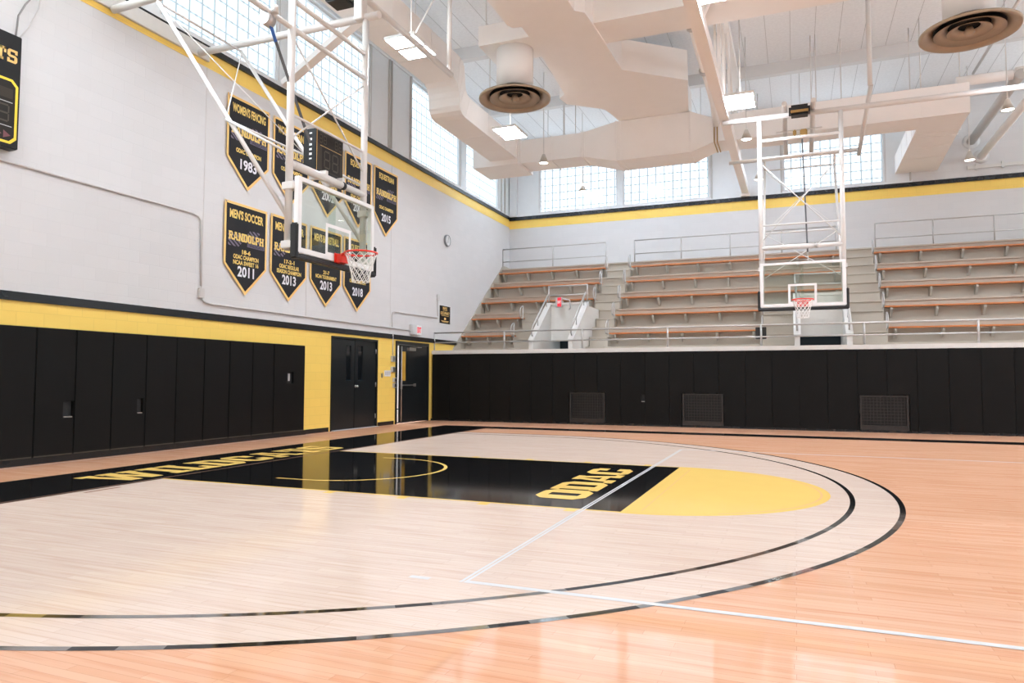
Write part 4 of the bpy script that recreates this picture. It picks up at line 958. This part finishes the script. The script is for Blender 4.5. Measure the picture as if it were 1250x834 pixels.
# round diffusers
def diffuser(x, y, z, R, label):
    t = thing('ceiling_diffuser', label, 'air diffuser', (x, y, z), 'round ceiling diffusers')
    obj('neck', B().lathe([(R*.515, .245), (R*.515, 8.9-z)], (x, y, z), 'z', 48), 'duct', t)
    def cone(nm, ro, ri, zo, zi, th=.012, m='diff'):
        return obj(nm, B().lathe([(ro, zo), (ri, zi), (ri, zi+th), (ro, zo+th)], (x, y, z), 'z', 48, close=True), m, t)
    obj('outer_ring', B().lathe([(R*.97, 0), (R, .012), (R, .05), (R*.93, .055), (R*.55, .20), (R*.5, .20), (R*.9, .03)], (x, y, z), 'z', 56, close=True), 'diff', t)
    for ro, ri, zo, zi in ((R*.70, R*.42, .02, .15), (R*.44, R*.22, .035, .13)):
        rg = cone('ring', ro, ri, zo, zi); ln = B().lathe([(ro-.006, zo+.016), (ri, zi+.016), (ri, zi+.03), (ro-.006, zo+.03)], (x, y, z), 'z', 48, close=True); obj('ring_liner', ln, 'dark', rg)  # black cone above each ring paints in the shade of the gaps
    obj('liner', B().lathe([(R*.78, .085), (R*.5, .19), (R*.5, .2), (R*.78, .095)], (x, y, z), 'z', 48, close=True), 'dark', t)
    obj('centre_cone', B().lathe([(.001, -.03), (R*.06, -.028), (R*.115, .02), (R*.06, .13), (.001, .14)], (x, y, z), 'z', 32), 'diff', t)
    obj('throat', B().lathe([(R*.52, .21), (R*.52, .23)], (x, y, z), 'z', 40), 'dark', t)  # black disc stands for the shaded inside of the neck
diffuser(1.42, 6.43, 7.70, .83, 'round bronze ceiling diffuser hanging left of the main trunk duct')
diffuser(10.46, 6.58, 7.70, .83, 'round bronze ceiling diffuser hanging at the upper right')

# ---------------------------------------------------------------- roof truss with box chord
t = thing('ceiling_truss', 'cream steel roof truss with box-section bottom chord running to the back wall', 'truss', (5.84, 2, 7.5))
obj('bottom_chord', B().hexa([(5.73,-13,7.25),(5.96,-13,7.25),(5.95,YB-.12,7.655),(5.735,YB-.12,7.655),(5.73,-13,7.50),(5.96,-13,7.50),(5.95,YB-.12,7.93),(5.735,YB-.12,7.93)]), 'duct', t)
obj('bearing_shoe', B().box(5.70, 5.99, YB-.18, YB, 7.565, 7.655), 'duct', t)
obj('top_chord', B().box(5.74, 5.94, -13, YB-.1, 10.1, 10.32), 'duct', t)
for y in (.5, 4.3, 7.55, 8.35, 9.9, 13.6):
    for xo in (5.765, 5.865): obj('upright', B().box(xo, xo+.05, y, y+.12, 7.6, 10.15), 'duct', t)
for y0_, y1_ in ((4.36, 7.6), (13.6, 9.95)): obj('diagonal', B().bar((5.84, y0_, 7.75), (5.84, y1_, 10.15), .08, .1), 'duct', t)
obj('gusset', B().box(5.83, 5.85, 7.4, 8.6, 7.75, 8.05), 'duct', t)
# knee strut from the side wall pier
tag(obj('ceiling_strut', B().bar((XW+.02, 3.72, 7.68), (-.75, 3.72, 8.93), .22, .12, (0, 0, 1)).bar((XW+.02, 3.72, 7.7), (-.75, 3.72, 8.95), .03, .15, (0,0,1)), 'duct', None, (XW, 3.72, 7.7)), 'slanting cream channel strut rising from the side wall pier between windows', 'strut')
# pipework
p = thing('ceiling_pipe', 'slim cream pipe with couplings running down beside the truss', 'pipe', (5.2, 8, 9))
obj('pipe', B().tube([(5.25, 6.7, 9.6), (5.3, 8.6, 9.2), (5.36, 10.3, 8.95), (5.4, 11.0, 8.75), (5.42, 11.5, 8.3)], .09, 12), 'duct', p)
obj('coupling', B().tube([(5.27, 7.7, 9.38), (5.27, 7.8, 9.36)], .13, 12), 'pipeg', p); obj('coupling', B().tube([(5.33, 9.5, 9.06), (5.335, 9.6, 9.05)], .13, 12), 'pipeg', p)
p = thing('ceiling_pipe', 'thick grey pipe entering the upper back wall at right', 'pipe', (12.5, 16.9, 8.6))
obj('pipe', B().tube([(12.53, YB, 8.67), (12.53, 11.6, 8.67)], .125, 16), 'pipeg', p)
obj('escutcheon', B().lathe([(.22, 0), (.24, -.03), (.13, -.05)], (12.53, YB, 8.67), 'y', 24), 'plain', p)
obj('cross_pipe', B().tube([(11.2, 11.75, 8.72), (12.4, 11.75, 8.72)], .12, 14), 'duct', p); obj('cross_pipe', B().tube([(12.45, 11.75, 8.74), (14.5, 11.75, 8.74)], .15, 14), 'duct', p)
p = thing('ceiling_pipe', 'second thick cream pipe entering the back wall lower down at right', 'pipe', (12.8, 16.9, 8.1))
obj('pipe', B().tube([(12.78, YB, 8.17), (12.78, 8.5, 8.17)], .105, 16), 'duct', p)
obj('escutcheon', B().lathe([(.2, 0), (.22, -.03), (.11, -.05)], (12.78, YB, 8.17), 'y', 24), 'plain', p)
tag(obj('ceiling_pipe', B().tube([(11.75, 12.6, 9.2), (11.9, 9.0, 9.35)], .035, 8), 'pipeg', None, (11.8, 11, 9.2)), 'thin pale slanting pipe below the right diffuser', 'pipe')
p = thing('wall_rail_strip', 'pale strip rail fixed on the back wall above the stripe at right', 'rail', (13.5, YB-.03, 7.8))
obj('rail', B().box(12.4, 15.5, YB-.05, YB, 7.80, 7.90), 'curb', p)
for x_ in (12.62, 13.3): obj('clip', B().box(x_, x_+.06, YB-.07, YB, 7.76, 7.96), 'curb', p)

# ---------------------------------------------------------------- luminaires
def panel_light(x, y, z, label, lit='panel'):
    t = thing('ceiling_panel_light', label, 'ceiling light', (x, y, z), 'flat twin panel ceiling lights')
    w, d = .64, .91
    obj('housing', B().plate(x-w/2, x+w/2, y-d/2, y+d/2, [(x-w/2+.02, x+w/2-.02, y-d/2+.02, y-.05), (x-w/2+.02, x+w/2-.02, y+.05, y+d/2-.02)], lambda u, v: (u, v, z), lambda u, v: (u, v, z+.03)).box(x-w/2, x+w/2, y-d/2, y+d/2, z+.031, z+.06), 'fixture', t)
    for s in (-1, 1): obj('diffuser_panel', B().box(x-w/2+.0205, x+w/2-.0205, y+(-d/2+.02 if s < 0 else .05), y+(-.05 if s < 0 else d/2-.02), z+.001, z+.025), lit, t)
    if lit == 'panel': obj('uplight_panel', B().box(x-w/2+.05, x+w/2-.05, y-d/2+.05, y+d/2-.05, z+.06, z+.066), 'uplight', t)  # glowing top added to each court fixture to brighten the ceiling
    obj('hanger_rod', B().tube([(x, y, z+.06), (x, y, ZC)], .012, 6), 'white', t)
names = {(0, 0): 'lit twin panel light under the side wall duct near the hoop', (0, 1): 'lit twin panel light below the left round diffuser', (1, 0): 'lit twin panel light beside the truss at the top edge', (1, 1): 'lit twin panel light hanging beside the truss before the back windows', (2, 1): 'lit panel light partly out of view at the right edge'}
for i, x in enumerate((.56, 6.27, 12.15, 18.0)):
    for j, y in enumerate((3.15, 8.27, -2.0, -7.1)):
        panel_light(x if j != 0 or i != 0 else .56, y, 7.64, names.get((i, j), 'lit twin panel light over the near side of the court' if y < 0 else 'lit twin panel light over the far right part of the court'))
for k, x in enumerate((-.4, 2.2, 4.7, 7.6)):  # hidden fixtures added to light the stand and back wall
    panel_light(x, 14.1, 8.95, ['lit twin panel light above the stand, over the side wall block', 'lit twin panel light above the stand, over the first aisle', 'lit twin panel light above the stand, over the middle block', 'lit twin panel light above the stand, behind the front-facing hoop'][k], 'panel2')
def pendant(x, y, z, label):
    t = thing('pendant_lamp', label, 'pendant lamp', (x, y, z), 'cone pendant lamps')
    obj('shade', B().lathe([(.145, 0), (.045, .27), (.03, .28), (.03, .26), (.13, .012)], (x, y, z), 'z', 28, close=True), 'cone', t)
    obj('bulb_face', B().lathe([(.001, .018), (.128, .018), (.128, .024), (.001, .024)], (x, y, z), 'z', 28), 'lampin', t)
    obj('hanger_rod', B().tube([(x, y, z+.27), (x, y, ZC)], .013, 6), 'white', t)
for x, y, z, lab in ((.46, 11.2, 7.70, 'cone pendant lamp before the back duct near the corner'), (.62, 14.8, 7.72, 'cone pendant lamp silhouetted against the first back window'), (6.23, 11.15, 7.68, 'cone pendant lamp beside the truss left of the front-facing hoop'),
                     (6.35, 15.3, 7.68, 'cone pendant lamp behind the mast of the front-facing hoop'), (12.16, 11.3, 7.70, 'cone pendant lamp at far right before the thick pipe'), (12.18, 15.4, 7.68, 'cone pendant lamp at right near the back wall above the stripe')):
    pendant(x, y, z, lab)

# ================================================================ WORLD, CAMERA, VIEW
w = bpy.data.worlds.new('World'); SC.world = w; w.use_nodes = True
w.node_tree.nodes['Background'].inputs[0].default_value = (.8, .9, 1, 1); w.node_tree.nodes['Background'].inputs[1].default_value = .6
cd = bpy.data.cameras.new('camera'); cam = bpy.data.objects.new('camera', cd); COL.objects.link(cam); SC.camera = cam
yaw, pitch, roll, F = -.381402, .0531794, .002808, 863.743
cd.sensor_fit = 'HORIZONTAL'; cd.sensor_width = 36; cd.lens = F/1250*36; cd.clip_start = .05; cd.clip_end = 200
fw = Vector((math.cos(pitch)*math.sin(yaw), math.cos(pitch)*math.cos(yaw), math.sin(pitch)))
rt = Vector((math.cos(yaw), -math.sin(yaw), 0)); up = rt.cross(fw)
r2 = rt*math.cos(roll)+up*math.sin(roll); u2 = -rt*math.sin(roll)+up*math.cos(roll)
mw = Matrix((r2, u2, -fw)).transposed().to_4x4(); mw.translation = (7.354542, -8.501133, 1.25265)
cam.matrix_world = mw
SC.view_settings.view_transform = 'Standard'; SC.view_settings.look = 'None'; SC.view_settings.gamma = 1; SC.view_settings.use_curve_mapping = False
SC.view_settings.exposure = 0.45
SC.cycles.max_bounces = 10; SC.cycles.diffuse_bounces = 6; SC.cycles.glossy_bounces = 4; SC.cycles.transparent_max_bounces = 12
SC.cycles.caustics_reflective = False; SC.cycles.caustics_refractive = False
SC.cycles.sample_clamp_indirect = 8
